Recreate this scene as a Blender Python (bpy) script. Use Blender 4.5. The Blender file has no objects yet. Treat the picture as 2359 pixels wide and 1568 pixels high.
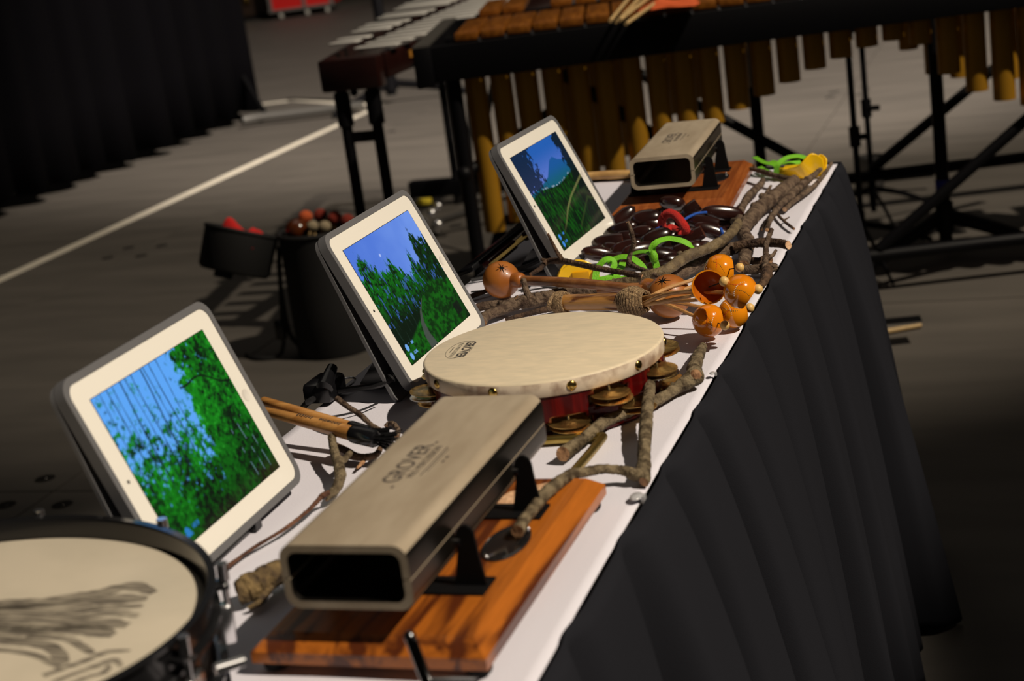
import bpy, bmesh, math, random
import numpy as np
from mathutils import Vector, Matrix

# ------------------------------------------------------------------ camera, world, lights, exposure
scene = bpy.context.scene
COL = scene.collection
T = 0.74                                   # table height above the stage floor

cam_data = bpy.data.cameras.new('camera')
cam = bpy.data.objects.new('camera', cam_data); COL.objects.link(cam)
cam_data.sensor_width = 23.5
cam_data.lens = 3730.13 / 2359.0 * 23.5
cam_data.clip_start = 0.02; cam_data.clip_end = 200
yaw, pit, rol = -0.344511, 0.273541, -0.139177
fw = Vector((math.sin(yaw)*math.cos(pit), math.cos(yaw)*math.cos(pit), -math.sin(pit)))
rt = Vector((math.cos(yaw), -math.sin(yaw), 0)); up = rt.cross(fw)
r2 = rt*math.cos(rol) + up*math.sin(rol); u2 = -rt*math.sin(rol) + up*math.cos(rol)
m = Matrix((r2, u2, -fw)).transposed().to_4x4(); m.translation = (0.36117, -1.09167, 0.530988 + T)
cam.matrix_world = m
cam_data.dof.use_dof = True
cam_data.dof.focus_distance = 1.92
cam_data.dof.aperture_fstop = 4.2
scene.camera = cam

world = bpy.data.worlds.new('hall_dark'); scene.world = world; world.use_nodes = True
world.node_tree.nodes['Background'].inputs[0].default_value = (1.0, 0.93, 0.85, 1)
world.node_tree.nodes['Background'].inputs[1].default_value = 0.018

def spot(name, loc, target, power, size, blend, radius, color):
    d = bpy.data.lights.new(name, 'SPOT'); d.energy = power; d.spot_size = math.radians(size)
    d.spot_blend = blend; d.shadow_soft_size = radius; d.color = color
    o = bpy.data.objects.new(name, d); COL.objects.link(o); o.location = loc
    o.rotation_euler = (Vector(target) - Vector(loc)).to_track_quat('-Z', 'Y').to_euler()
    return o
k = spot('table_spotlight', (5.4, -1.10, 6.9), (-0.30, 0.62, 0.74), 3600, 19, 0.45, 0.05, (1.0, 0.87, 0.70)); k.scale = (1.0, 0.56, 1.0)   # oval beam along the table
spot('instrument_spotlight', (3.9, 1.9, 6.9), (-1.6, 4.6, 0.0), 1900, 35, 0.6, 0.06, (1.0, 0.86, 0.68))
spot('stage_spotlight', (4.2, 3.4, 9.0), (-3.0, 10.2, 0.0), 10500, 46, 0.6, 0.10, (1.0, 0.88, 0.76))
spot('road_case_fill', (-5.5, 14.5, 5.5), (-9.1, 18.9, 0.6), 260, 22, 0.8, 0.1, (1.0, 0.85, 0.65))  # added fill spot that brightens the far road case
d = bpy.data.lights.new('fill_light', 'AREA'); d.shape = 'RECTANGLE'; d.size = 5; d.size_y = 5; d.energy = 26; d.color = (1.0, 0.9, 0.76)  # soft overhead area light, added as ambient fill
o = bpy.data.objects.new('fill_light', d); COL.objects.link(o); o.location = (-2.2, 5.0, 6.5)

scene.view_settings.view_transform = 'Standard'
scene.view_settings.look = 'None'
scene.view_settings.exposure = 0.0
scene.view_settings.gamma = 1.0
scene.view_settings.use_curve_mapping = False

random.seed(7); rng = np.random.RandomState(7)

# ------------------------------------------------------------------ materials
MATS = {}
def mat(name, col, rough=0.6, metal=0.0, var=0.0, scale=30.0, bump=0.0, bscale=None, stretch=None, col2=None, coat=0.0, spec=0.5, sheen=0.0, detail=5.0, lo=0.35, hi=0.65, emit=None):
    if name in MATS: return MATS[name]
    m = bpy.data.materials.new(name); m.use_nodes = True; MATS[name] = m
    nt = m.node_tree; b = nt.nodes['Principled BSDF']
    c = (col[0], col[1], col[2], 1)
    b.inputs['Base Color'].default_value = c; b.inputs['Roughness'].default_value = rough
    b.inputs['Metallic'].default_value = metal; b.inputs['Coat Weight'].default_value = coat
    b.inputs['Coat Roughness'].default_value = 0.08
    b.inputs['Specular IOR Level'].default_value = spec; b.inputs['Sheen Weight'].default_value = sheen
    if emit:
        b.inputs['Emission Color'].default_value = (*emit[:3], 1); b.inputs['Emission Strength'].default_value = emit[3]
    if var or col2 or bump:
        tc = nt.nodes.new('ShaderNodeTexCoord'); mp = nt.nodes.new('ShaderNodeMapping')
        nt.links.new(tc.outputs['Object'], mp.inputs['Vector'])
        if stretch: mp.inputs['Scale'].default_value = stretch
        n = nt.nodes.new('ShaderNodeTexNoise'); n.inputs['Scale'].default_value = scale; n.inputs['Detail'].default_value = detail
        nt.links.new(mp.outputs['Vector'], n.inputs['Vector'])
        if var or col2:
            r = nt.nodes.new('ShaderNodeValToRGB')
            c2 = col2 if col2 else tuple(x*(1-var) for x in col)
            r.color_ramp.elements[0].position = lo; r.color_ramp.elements[0].color = (*c2, 1)
            r.color_ramp.elements[1].position = hi; r.color_ramp.elements[1].color = c
            nt.links.new(n.outputs['Fac'], r.inputs['Fac']); nt.links.new(r.outputs['Color'], b.inputs['Base Color'])
        if bump:
            n2 = n
            if bscale:
                n2 = nt.nodes.new('ShaderNodeTexNoise'); n2.inputs['Scale'].default_value = bscale; n2.inputs['Detail'].default_value = 4
                nt.links.new(mp.outputs['Vector'], n2.inputs['Vector'])
            bp = nt.nodes.new('ShaderNodeBump'); bp.inputs['Strength'].default_value = bump; bp.inputs['Distance'].default_value = 0.006
            nt.links.new(n2.outputs['Fac'], bp.inputs['Height']); nt.links.new(bp.outputs['Normal'], b.inputs['Normal'])
    return m

def wood_mat(name, light, dark, axis=1, scale=9.0, rough=0.35, coat=0.3, band=26.0, thr=(0.42, 0.62)):
    """plank wood: long streaks of dark grain running along one axis"""
    if name in MATS: return MATS[name]
    m = bpy.data.materials.new(name); m.use_nodes = True; MATS[name] = m
    nt = m.node_tree; b = nt.nodes['Principled BSDF']; b.inputs['Roughness'].default_value = rough; b.inputs['Coat Weight'].default_value = coat
    tc = nt.nodes.new('ShaderNodeTexCoord'); mp = nt.nodes.new('ShaderNodeMapping')
    s = [band]*3; s[axis] = band*0.07; mp.inputs['Scale'].default_value = s
    nt.links.new(tc.outputs['Object'], mp.inputs['Vector'])
    n = nt.nodes.new('ShaderNodeTexNoise'); n.inputs['Scale'].default_value = scale*0.35; n.inputs['Detail'].default_value = 6; n.inputs['Distortion'].default_value = 0.6
    nt.links.new(mp.outputs['Vector'], n.inputs['Vector'])
    r = nt.nodes.new('ShaderNodeValToRGB')
    e = r.color_ramp.elements; e[0].position = thr[0]; e[0].color = (*dark, 1); e[1].position = thr[1]; e[1].color = (*light, 1)
    nt.links.new(n.outputs['Fac'], r.inputs['Fac'])
    n3 = nt.nodes.new('ShaderNodeTexNoise'); n3.inputs['Scale'].default_value = scale*2.2; n3.inputs['Detail'].default_value = 3
    nt.links.new(mp.outputs['Vector'], n3.inputs['Vector'])
    mx = nt.nodes.new('ShaderNodeMixRGB'); mx.blend_type = 'MULTIPLY'; mx.inputs['Fac'].default_value = 0.35
    nt.links.new(r.outputs['Color'], mx.inputs[1]); nt.links.new(n3.outputs['Fac'], mx.inputs[2])
    nt.links.new(mx.outputs['Color'], b.inputs['Base Color'])
    return m

BLACK = mat('matt_black', (0.004, 0.004, 0.0045), 0.55, spec=0.12)
BLACKG = mat('gloss_black', (0.005, 0.005, 0.006), 0.22)
CHROME = mat('chrome', (0.85, 0.85, 0.87), 0.24, 1.0)
BRASS = mat('brass', (0.62, 0.42, 0.12), 0.22, 1.0, var=0.35, scale=60)
BRONZE = mat('jingle_bronze', (0.90, 0.58, 0.20), 0.38, 1.0, var=0.45, scale=70, bump=0.25, bscale=160)
SILVER = mat('jingle_silver', (0.62, 0.62, 0.6), 0.2, 1.0, bump=0.3, scale=160)
BARK = mat('bark', (0.155, 0.108, 0.073), 0.85, var=0.75, scale=75, bump=1.0, bscale=190, stretch=(1, 1, 1), col2=(0.05, 0.03, 0.02), spec=0.25, lo=0.36, hi=0.62)
BARKG = mat('bark_mossy', (0.20, 0.155, 0.092), 0.85, col2=(0.05, 0.034, 0.018), scale=85, bump=1.0, bscale=200, spec=0.25, lo=0.36, hi=0.6)
BARKD = mat('bark_dark', (0.12, 0.07, 0.04), 0.8, col2=(0.03, 0.017, 0.012), scale=70, bump=0.9, bscale=220, spec=0.25)
BARKR = mat('bark_red', (0.17, 0.075, 0.04), 0.75, col2=(0.05, 0.02, 0.012), scale=90, bump=0.8, bscale=260, spec=0.3)
CUT = mat('cut_wood', (0.45, 0.25, 0.12), 0.8, col2=(0.16, 0.07, 0.03), scale=120, bump=0.6)
CUTP = mat('cut_wood_pale', (0.70, 0.45, 0.27), 0.8, col2=(0.5, 0.28, 0.15), scale=160, bump=0.5)

# ------------------------------------------------------------------ geometry helpers
class G:
    def __init__(s): s.v = []; s.f = []; s.m = []
    def add(s, v, f, m=0, M=None):
        b = len(s.v)
        s.v += [tuple(M @ Vector(p)) if M is not None else tuple(p) for p in v]
        s.f += [tuple(i + b for i in q) for q in f]; s.m += [m]*len(f)
        return s
    def box(s, c, d, m=0, M=None, bev=0.0):
        x, y, z = (k/2 for k in d)
        if bev <= 0:
            v = [(c[0]+a*x, c[1]+b*y, c[2]+e*z) for a in (-1, 1) for b in (-1, 1) for e in (-1, 1)]
            f = [(0, 1, 3, 2), (4, 6, 7, 5), (0, 4, 5, 1), (2, 3, 7, 6), (0, 2, 6, 4), (1, 5, 7, 3)]
            return s.add(v, f, m, M)
        bm = bmesh.new(); bmesh.ops.create_cube(bm, size=1)
        for q in bm.verts: q.co = Vector((q.co.x*d[0], q.co.y*d[1], q.co.z*d[2]))
        bmesh.ops.bevel(bm, geom=list(bm.edges), offset=bev, segments=2, affect='EDGES', profile=0.5)
        for q in bm.verts: q.co += Vector(c)
        bm.verts.index_update()
        v = [tuple(q.co) for q in bm.verts]; f = [tuple(q.index for q in fc.verts) for fc in bm.faces]; bm.free()
        return s.add(v, f, m, M)
    def prism(s, loop, z0, z1, m=0, M=None):
        n = len(loop); v = [(x, y, z0) for x, y in loop] + [(x, y, z1) for x, y in loop]
        f = [tuple(range(n-1, -1, -1)), tuple(range(n, 2*n))] + [(i, (i+1) % n, n+(i+1) % n, n+i) for i in range(n)]
        return s.add(v, f, m, M)
    def ring(s, o, i, z0, z1, m=0, M=None):
        n = len(o); v = [(x, y, z) for z in (z0, z1) for L in (o, i) for x, y in L]; f = []
        for k in range(n):
            j = (k+1) % n
            f += [(k, j, 2*n+j, 2*n+k), (n+j, n+k, 3*n+k, 3*n+j), (2*n+k, 2*n+j, 3*n+j, 3*n+k), (j, k, n+k, n+j)]
        return s.add(v, f, m, M)
    def tube(s, path, rad, seg=10, m=0, capm=None, M=None, sub=1, jit=0.0, closed=False, flat=1.0):
        P = [Vector(p) for p in path]
        if not hasattr(rad, '__len__'): rad = [rad]*len(P)
        if sub > 1: P, rad = smooth_path(P, rad, sub)
        n = len(P); v = []; f = []
        t = [(P[min(i+1, n-1)] - P[max(i-1, 0)]).normalized() for i in range(n)]
        if closed: t = [(P[(i+1) % n] - P[i-1]).normalized() for i in range(n)]
        a = Vector((0, 0, 1)) if abs(t[0].z) < 0.9 else Vector((1, 0, 0))
        nx = (a - t[0]*a.dot(t[0])).normalized()
        for i in range(n):
            nx = (nx - t[i]*nx.dot(t[i])).normalized(); ny = t[i].cross(nx)
            for k in range(seg):
                q = 2*math.pi*k/seg; r = rad[i]*(1 + (random.uniform(-jit, jit) if jit else 0))
                v.append(P[i] + nx*(math.cos(q)*r) + ny*(math.sin(q)*r*flat))
        for i in range(n if closed else n-1):
            j = (i+1) % n
            f += [(i*seg+k, i*seg+(k+1) % seg, j*seg+(k+1) % seg, j*seg+k) for k in range(seg)]
        s.add(v, f, m, M)
        if not closed:
            cm = m if capm is None else capm
            b = len(s.v) - len(v)
            s.f.append(tuple(b + k for k in range(seg-1, -1, -1))); s.m.append(cm)
            s.f.append(tuple(b + (n-1)*seg + k for k in range(seg))); s.m.append(cm)
        return s
    def lathe(s, prof, seg=32, m=0, M=None, cap=True):
        n = len(prof); v = []; f = []
        for r, z in prof:
            for k in range(seg):
                q = 2*math.pi*k/seg; v.append((r*math.cos(q), r*math.sin(q), z))
        for i in range(n-1):
            f += [(i*seg+k, i*seg+(k+1) % seg, (i+1)*seg+(k+1) % seg, (i+1)*seg+k) for k in range(seg)]
        if cap:
            f.append(tuple(range(seg-1, -1, -1))); f.append(tuple((n-1)*seg+k for k in range(seg)))
        return s.add(v, f, m, M)
    def ball(s, c, r, m=0, seg=20, rings=12, M=None, sc=(1, 1, 1)):
        v = []; f = []
        for i in range(rings+1):
            a = math.pi*i/rings
            for k in range(seg):
                q = 2*math.pi*k/seg
                v.append((c[0]+r*sc[0]*math.sin(a)*math.cos(q), c[1]+r*sc[1]*math.sin(a)*math.sin(q), c[2]-r*sc[2]*math.cos(a)))
        for i in range(rings):
            f += [(i*seg+k, i*seg+(k+1) % seg, (i+1)*seg+(k+1) % seg, (i+1)*seg+k) for k in range(seg)]
        return s.add(v, f, m, M)

def smooth_path(P, rad, sub):
    n = len(P); o = []; ro = []
    for i in range(n-1):
        p0, p1, p2, p3 = P[max(i-1, 0)], P[i], P[i+1], P[min(i+2, n-1)]
        for k in range(sub):
            t = k/sub; t2 = t*t; t3 = t2*t
            o.append(0.5*((2*p1) + (p2-p0)*t + (2*p0-5*p1+4*p2-p3)*t2 + (3*p1-p0-3*p2+p3)*t3)); ro.append(rad[i]*(1-t)+rad[i+1]*t)
    o.append(P[-1]); ro.append(rad[-1]); return o, ro

def rrect(w, h, r, n=6, cx=0, cy=0):
    o = []
    for sx, sy, a0 in ((1, 1, 0), (-1, 1, 90), (-1, -1, 180), (1, -1, 270)):
        for k in range(n+1):
            a = math.radians(a0 + 90*k/n); o.append((cx+sx*(w/2-r)+r*math.cos(a), cy+sy*(h/2-r)+r*math.sin(a)))
    return o

def frame_mat(origin, x, y, z):
    m = Matrix((Vector(x).normalized(), Vector(y).normalized(), Vector(z).normalized())).transposed().to_4x4(); m.translation = Vector(origin); return m
def along(a, b, upv=(0, 0, 1)):
    """matrix whose z axis runs from a to b, origin a"""
    z = (Vector(b)-Vector(a)).normalized(); u = Vector(upv)
    if abs(z.dot(u)) > 0.95: u = Vector((1, 0, 0))
    x = (u - z*u.dot(z)).normalized(); return frame_mat(a, x, z.cross(x), z)

def mesh(name, g, mats, smooth=True, angle=38):
    me = bpy.data.meshes.new(name); me.from_pydata([tuple(p) for p in g.v], [], g.f)
    if not isinstance(mats, (list, tuple)): mats = [mats]
    for q in mats: me.materials.append(q)
    if len(mats) > 1: me.polygons.foreach_set('material_index', g.m)
    if smooth:
        me.polygons.foreach_set('use_smooth', [True]*len(me.polygons))
        me.set_sharp_from_angle(angle=math.radians(angle))
    me.update(); return me

def obj(name, g, mats, parent=None, world=False, smooth=True, angle=38):
    """one mesh object; world=True: its coordinates are world coordinates"""
    me = g if isinstance(g, bpy.types.Mesh) else mesh(name, g, mats, smooth, angle)
    o = bpy.data.objects.new(name, me); COL.objects.link(o)
    if parent is not None:
        o.parent = parent
        if world and parent.type == 'EMPTY': o.matrix_parent_inverse = parent.matrix_basis.inverted()
    return o
def rebase(o):
    """origin of a single-mesh thing to the middle of its underside"""
    me = o.data; co = np.empty(len(me.vertices)*3); me.vertices.foreach_get('co', co); co = co.reshape(-1, 3)
    c = (co.min(0)+co.max(0))/2; c[2] = co[:, 2].min()
    co -= c; me.vertices.foreach_set('co', co.ravel()); o.location = c; me.update()
    for ch in o.children: ch.matrix_parent_inverse = Matrix.Translation(-Vector(c))
    return o
def tag(o, label, cat, group=None, kind=None):
    if label: o['label'] = label
    if cat: o['category'] = cat
    if group: o['group'] = group
    if kind: o['kind'] = kind
    return o
def thing(name, label, cat, loc=(0, 0, 0), rotz=0, group=None, M=None):
    o = bpy.data.objects.new(name, None); COL.objects.link(o); o.empty_display_size = 0.05
    if M is not None: o.matrix_basis = M
    else: o.location = loc; o.rotation_euler = (0, 0, rotz)
    return tag(o, label, cat, group)
def structure(o): o['kind'] = 'structure'; return o

def text_mesh(name, body, size, mats, extrude=0.0001, align='CENTER', bold=0.0):
    c = bpy.data.curves.new(name, 'FONT'); c.body = body; c.size = size; c.extrude = extrude; c.align_x = align; c.offset = bold
    c.align_y = 'CENTER'; c.resolution_u = 3
    t = bpy.data.objects.new(name, c); COL.objects.link(t)
    dg = bpy.context.evaluated_depsgraph_get(); dg.update()
    me = bpy.data.meshes.new_from_object(t.evaluated_get(dg)); bpy.data.objects.remove(t); bpy.data.curves.remove(c)
    me.name = name; me.materials.clear(); me.materials.append(mats); return me
def text(name, body, size, mt, parent, M, bold=0.0):
    o = bpy.data.objects.new(name, text_mesh(name, body, size, mt, bold=bold)); COL.objects.link(o); o.parent = parent; o.matrix_basis = M; return o

# ------------------------------------------------------------------ the setting
FLOOR = mat('stage_floor', (0.125, 0.112, 0.098), 0.62, col2=(0.088, 0.08, 0.07), scale=2.4, bump=0.12, bscale=60, stretch=(0.6, 3.0, 1), detail=9, lo=0.3, hi=0.7, spec=0.3)
SEAM = mat('floor_seam', (0.03, 0.028, 0.026), 0.9)
g = G().box((-2.5, 9.0, -0.03), (22, 26, 0.04)); floor = structure(obj('floor', g, SEAM))
PW, PL = 1.333, 2.66
pm = mesh('floor_panel', G().box((0, 0, -0.005), (PW-0.005, PL-0.005, 0.01)), FLOOR, smooth=False)
for i in range(-6, 6):
    for j in range(-2, 7):
        x = -2.0 + PW*(i+0.5); y = 2.05 + PL*(j+0.5) + (PL/2 if i >= 1 else 0)
        if y > 21: continue
        p = obj('floor_panel', pm, None, floor); p.location = (x, y, 0)
bolt = mesh('floor_bolt', G().lathe([(0.026, 0.0), (0.026, 0.0012), (0.022, 0.0016), (0.009, 0.0016), (0.008, 0.003), (0.0, 0.003)], 16), [mat('bolt_plate', (0.07, 0.065, 0.06), 0.3, 0.7)])
for bx in (-2.0, -3.333, -0.667):
    for by in (2.05, 4.71, 7.37):
        for sx in (-0.08, 0.08):
            for sy in (-0.085, 0.085):
                p = obj('floor_bolt', bolt, None, floor); p.location = (bx+sx, by+sy, 0)
WALL = mat('hall_wall', (0.05, 0.038, 0.022), 0.9, var=0.3, scale=2)
structure(obj('wall_back', G().box((-2.5, 21.6, 4), (22, 0.2, 8)), WALL, smooth=False))
structure(obj('wall_left', G().box((-13.4, 9, 4), (0.2, 26, 8)), WALL, smooth=False))

TAPE = mat('white_tape', (0.80, 0.74, 0.62), 0.6, var=0.12, scale=12)
def tape(name, a, b, w, label, m=TAPE, cat='tape', group=None):
    a = Vector(a); b = Vector(b); d = (b-a).normalized(); n = Vector((-d.y, d.x, 0))*w/2
    z = Vector((0, 0, 0.0007))
    v = [a-n, b-n, b+n, a+n]; v = v + [p+z for p in v]
    g = G().add(v, [(3, 2, 1, 0), (4, 5, 6, 7), (0, 1, 5, 4), (1, 2, 6, 5), (2, 3, 7, 6), (3, 0, 4, 7)])
    return tag(rebase(obj(name, g, m, smooth=False)), label, cat, group)
tape('floor_tape', (-3.72, 1.0, 0), (-3.80, 8.45, 0), 0.062, 'long white tape line running along the floor beside the black curtain')
tape('floor_tape', (-4.8076, 9.4132, 0.0000), (-3.8247, 8.6405, 0.0000), 0.085, 'short white tape strip on the floor behind the metal-bar keyboard', group=None)
tape('floor_tape', (-5.0877, 9.3005, 0.0000), (-4.7904, 9.3476, 0.0000), 0.085, 'short white tape strip on the floor next to the curtain corner')
YT = mat('yellow_tape', (0.75, 0.58, 0.04), 0.6)
tape('tape_mark', (-2.1628, 5.4961, 0.0000), (-2.1470, 5.5444, 0.0000), 0.03, 'small yellow tape mark, the left one beside the marimba leg', YT)
tape('tape_mark', (-2.1335, 5.6492, 0.0000), (-2.1231, 5.6919, 0.0000), 0.03, 'small yellow tape mark, the right one near the marimba tubes', YT)

# black pipe-and-drape curtain
def pleats(pts, zt, zb, amp_t, amp_b, flare, period, res, nz, seed, hem=0.0, sharp=1.6, thick=0.003):
    """cloth hanging from a polyline (top view), normal to the right of the walk; folds deepen towards the hem"""
    L = [0]; 
    for a, b in zip(pts[:-1], pts[1:]): L.append(L[-1] + math.dist(a, b))
    n = int(L[-1]/res); rs = random.Random(seed)
    ks = [0.0]
    while ks[-1] < L[-1]: ks.append(ks[-1] + period*rs.uniform(0.75, 1.3))
    am = [rs.uniform(0.75, 1.2) for _ in ks]; skew = [rs.uniform(-0.25, 0.3) for _ in ks]; hm = [rs.uniform(-1, 1) for _ in ks]
    v = []; f = []
    for i in range(n+1):
        s = L[-1]*i/n
        k = max(q for q in range(len(L)-1) if L[q] <= s + 1e-9); t = (s-L[k])/(L[k+1]-L[k])
        a, b = Vector((*pts[k], 0)), Vector((*pts[k+1], 0)); p = a.lerp(b, t); d = (b-a).normalized(); nn = Vector((d.y, -d.x, 0))
        for c in range(1, len(L)-1):                       # blend the normal round a corner
            if abs(s-L[c]) < 0.06:
                d0 = (Vector((*pts[c], 0))-Vector((*pts[c-1], 0))).normalized(); d1 = (Vector((*pts[c+1], 0))-Vector((*pts[c], 0))).normalized()
                w = (s-L[c]+0.06)/0.12; nn = (Vector((d0.y, -d0.x, 0))*(1-w) + Vector((d1.y, -d1.x, 0))*w).normalized()
        q = max(z for z in range(len(ks)-1) if ks[z] <= s + 1e-9); u = (s-ks[q])/(ks[q+1]-ks[q])
        for j in range(nz+1):
            h = j/nz; uu = (u + skew[q]*h*0.35*math.sin(math.pi*u)) % 1.0
            w = 1 - (0.5 + 0.5*math.cos(2*math.pi*uu))**sharp
            w += 0.10*math.sin(2*math.pi*uu + q)*h
            off = (amp_t*(1-h) + amp_b*(h**0.65)*am[q])*w + flare*h**1.1
            z = zt + (zb-zt)*h + hem*hm[q]*h*(0.5-0.5*math.cos(2*math.pi*u))
            v.append(p + nn*off + Vector((0, 0, z)))
    for i in range(n):
        for j in range(nz):
            a = i*(nz+1)+j; f.append((a, a+1, a+nz+2, a+nz+1))
    return G().add(v, f)
VELVET = mat('black_velvet', (0.0022, 0.002, 0.0028), 0.95, spec=0.05)
g = pleats([(-4.80, 2.0), (-4.80, 8.62), (-5.0, 8.72)], 4.6, 0.06, 0.05, 0.13, 0.02, 0.30, 0.02, 12, 3, hem=0.03, sharp=2.0)
c = obj('stage_curtain', g, VELVET, angle=180); c.modifiers.new('thickness', 'SOLIDIFY').thickness = 0.004
tag(rebase(c), 'tall pleated black stage curtain standing at the left of the stage', 'curtain')
t = thing('curtain_frame', 'grey pipe base with a diagonal brace at the foot of the black curtain', 'stand', (-4.85, 8.75, 0))
PIPE = mat('grey_pipe', (0.13, 0.125, 0.115), 0.45, 0.2)
obj('base_pipe', G().tube([(-4.5557, 8.1634, 0.0500), (-4.4650, 8.2304, 0.0500), (-3.7928, 8.3270, 0.0500)], 0.028, 12), PIPE, t, True)
obj('brace', G().tube([(-4.90, 8.76, 0.45), (-4.4781, 8.3335, 0.0500)], 0.018, 10), BLACK, t, True)
obj('upright', G().tube([(-4.93, 8.74, 0.0), (-4.93, 8.74, 4.5)], 0.024, 10), BLACK, t, True)
for q in ((-4.5863, 8.4440, 0.0000), (-4.6585, 8.3661, 0.0000)):
    obj('foot', G().tube([q, (q[0], q[1], 0.05)], 0.02, 8), BLACK, t, True)

# far end of the hall: red road case on castors, brown upright case
RED = mat('red_laminate', (0.62, 0.008, 0.006), 0.45); ALU = mat('case_aluminium', (0.45, 0.43, 0.4), 0.35, 0.9)
t = thing('road_case', 'red road case with aluminium edges and castors at the far end of the hall', 'case', (-8.72, 18.25, 0), 0.25)
obj('body', G().box((0, 0, 0.66), (0.80, 0.7, 1.1)), RED, t, smooth=False)
for x in (-0.39, 0.04, 0.39):
    obj('edge_strip', G().box((x, -0.355, 0.66), (0.045, 0.03, 1.12)), ALU, t, smooth=False)
obj('edge_strip', G().box((0, -0.355, 0.105), (0.84, 0.05, 0.035)), ALU, t, smooth=False)
for x in (-0.28, 0.06, 0.32):
    w = obj('castor', G().lathe([(0.0, -0.02), (0.042, -0.02), (0.045, 0), (0.042, 0.02), (0, 0.02)], 16, M=Matrix.Translation((x, -0.3, 0.045)) @ Matrix.Rotation(math.pi/2, 4, 'Y')), mat('castor_white', (0.6, 0.58, 0.52), 0.4), t)
t = thing('upright_case', 'dark brown wooden case with a brass handle left of the red road case', 'case', (-9.66, 18.55, 0), 0.2)
obj('body', G().box((0, 0, 0.75), (0.66, 0.6, 1.4), bev=0.02), mat('dark_brown', (0.03, 0.016, 0.009), 0.5), t)
obj('handle', G().tube([(0.05, -0.30, 0.22), (0.05, -0.35, 0.26), (0.05, -0.35, 0.40), (0.05, -0.30, 0.44)], 0.03, 8, sub=3), BRASS, t)
obj('foot_rail', G().box((0, -0.02, 0.03), (0.70, 0.66, 0.06)), BLACK, t)

# ------------------------------------------------------------------ marimba
MARW = wood_mat('marimba_rosewood', (0.36, 0.125, 0.014), (0.22, 0.07, 0.008), axis=1, rough=0.32, coat=0.15)
FRAMEB = mat('frame_black', (0.0032, 0.0032, 0.0045), 0.5, spec=0.2)
TUBEG = mat('resonator_gold', (0.52, 0.26, 0.016), 0.45, 0.3, var=0.15, scale=6)
mar = thing('marimba', 'large wooden marimba with black frame and long gold resonator tubes behind the table', 'marimba', (-1.27, 3.115, 0), 0.25)
LEN = 2.26
def zz(h): return T + h
obj('front_rail', G().box((LEN/2-0.01, 0.0, zz(0.078)), (LEN, 0.03, 0.098), bev=0.003), FRAMEB, mar)
obj('back_rail', G().box((LEN/2-0.01, 0.82, zz(0.085)), (LEN, 0.03, 0.09), bev=0.003), FRAMEB, mar)
obj('centre_rail', G().box((LEN/2, 0.40, zz(0.08)), (LEN, 0.04, 0.06)), FRAMEB, mar)
obj('end_board', G().box((-0.02, 0.40, zz(0.075)), (0.05, 0.86, 0.112), bev=0.004), FRAMEB, mar)
obj('end_board', G().box((LEN, 0.40, zz(0.075)), (0.05, 0.70, 0.112), bev=0.004), FRAMEB, mar)
TRIM = mat('end_trim', (0.35, 0.33, 0.30), 0.3, 0.8)
obj('end_trim', G().box((-0.02, 0.40, zz(0.133)), (0.045, 0.86, 0.005)), TRIM, mar)
nb = 30; sp = (LEN-0.08)/nb
tb = [(0.0,-0.46),(0.13,-0.413),(0.4,-0.335),(0.62,-0.245),(0.825,-0.162),(0.874,-0.142),(0.937,-0.118),(0.993,-0.096),(1.061,-0.071),(1.109,-0.058),(1.182,-0.035),(1.26,-0.022),(1.36,-0.05),(1.4,-0.121),(1.439,-0.161),(1.519,-0.214),(1.7,-0.27),(2.3,-0.38)]
for i in range(nb):
    x = 0.075 + sp*(i+0.5) - sp*0.5 + 0.03; k = i/(nb-1)
    ln = 0.44*(1-k)+0.19*k; w = (sp-0.007)
    b = obj('natural_bar', G().box((x, 0.01+ln/2, zz(0.142)), (w, ln, 0.022), bev=0.003), MARW, mar)
    if i < 20:
        obj('cord_post', G().tube([(x+sp/2, -0.006, zz(0.127)), (x+sp/2, -0.006, zz(0.137))], 0.005, 8), CHROME, mar)
    zb = np.interp(x, [q[0] for q in tb], [q[1] for q in tb])
    obj('resonator', G().tube([(x, 0.085, zz(zb)), (x, 0.085, zz(0.07))], 0.0305, 18), TUBEG, mar)
for i in range(nb-1):
    if i % 7 in (2, 6): continue
    x = 0.075 + sp*(i+0.5) + 0.03; k = i/(nb-1); ln = 0.40*(1-k)+0.17*k
    obj('accidental_bar', G().box((x, 0.44+ln/2-0.10*k, zz(0.165)), (sp-0.01, ln, 0.02), bev=0.003), MARW, mar)
    zb = np.interp(x, [q[0] for q in tb], [q[1] for q in tb]) + 0.03*math.sin(i)
    obj('resonator', G().tube([(x, 0.50, zz(zb)), (x, 0.50, zz(0.07))], 0.029, 14), TUBEG, mar)
for x in (0.05, LEN-0.03):
    for y in (0.03, 0.78):
        l = obj('leg', G().tube([(x, y, 0.09), (x, y, zz(0.04))], 0.021, 12), FRAMEB, mar)
        obj('castor', G().lathe([(0, -0.02), (0.042, -0.02), (0.045, 0), (0.042, 0.02), (0, 0.02)], 16, M=Matrix.Translation((x, y, 0.045)) @ Matrix.Rotation(math.pi/2, 4, 'Y')), BLACKG, l)
    obj('end_beam', G().box((x, 0.40, 0.13), (0.05, 0.82, 0.06), bev=0.004), FRAMEB, mar)
for y, z in ((0.10, T-0.632), (0.72, T-0.525)):
    obj('base_rail', G().tube([(0.05, y, z), (LEN-0.03, y, z)], 0.019, 12), FRAMEB, mar)
    obj('diagonal_brace', G().tube([(1.27 if y > 0.5 else 1.19, y, z+0.02), (LEN-0.25, y, zz(0.0))], 0.017, 12), FRAMEB, mar)
    obj('diagonal_brace', G().tube([(1.13 if y > 0.5 else 1.05, y, z+0.02), (0.42 if y > 0.5 else 0.35, y, zz(0.0))], 0.017, 12), FRAMEB, mar)
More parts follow.
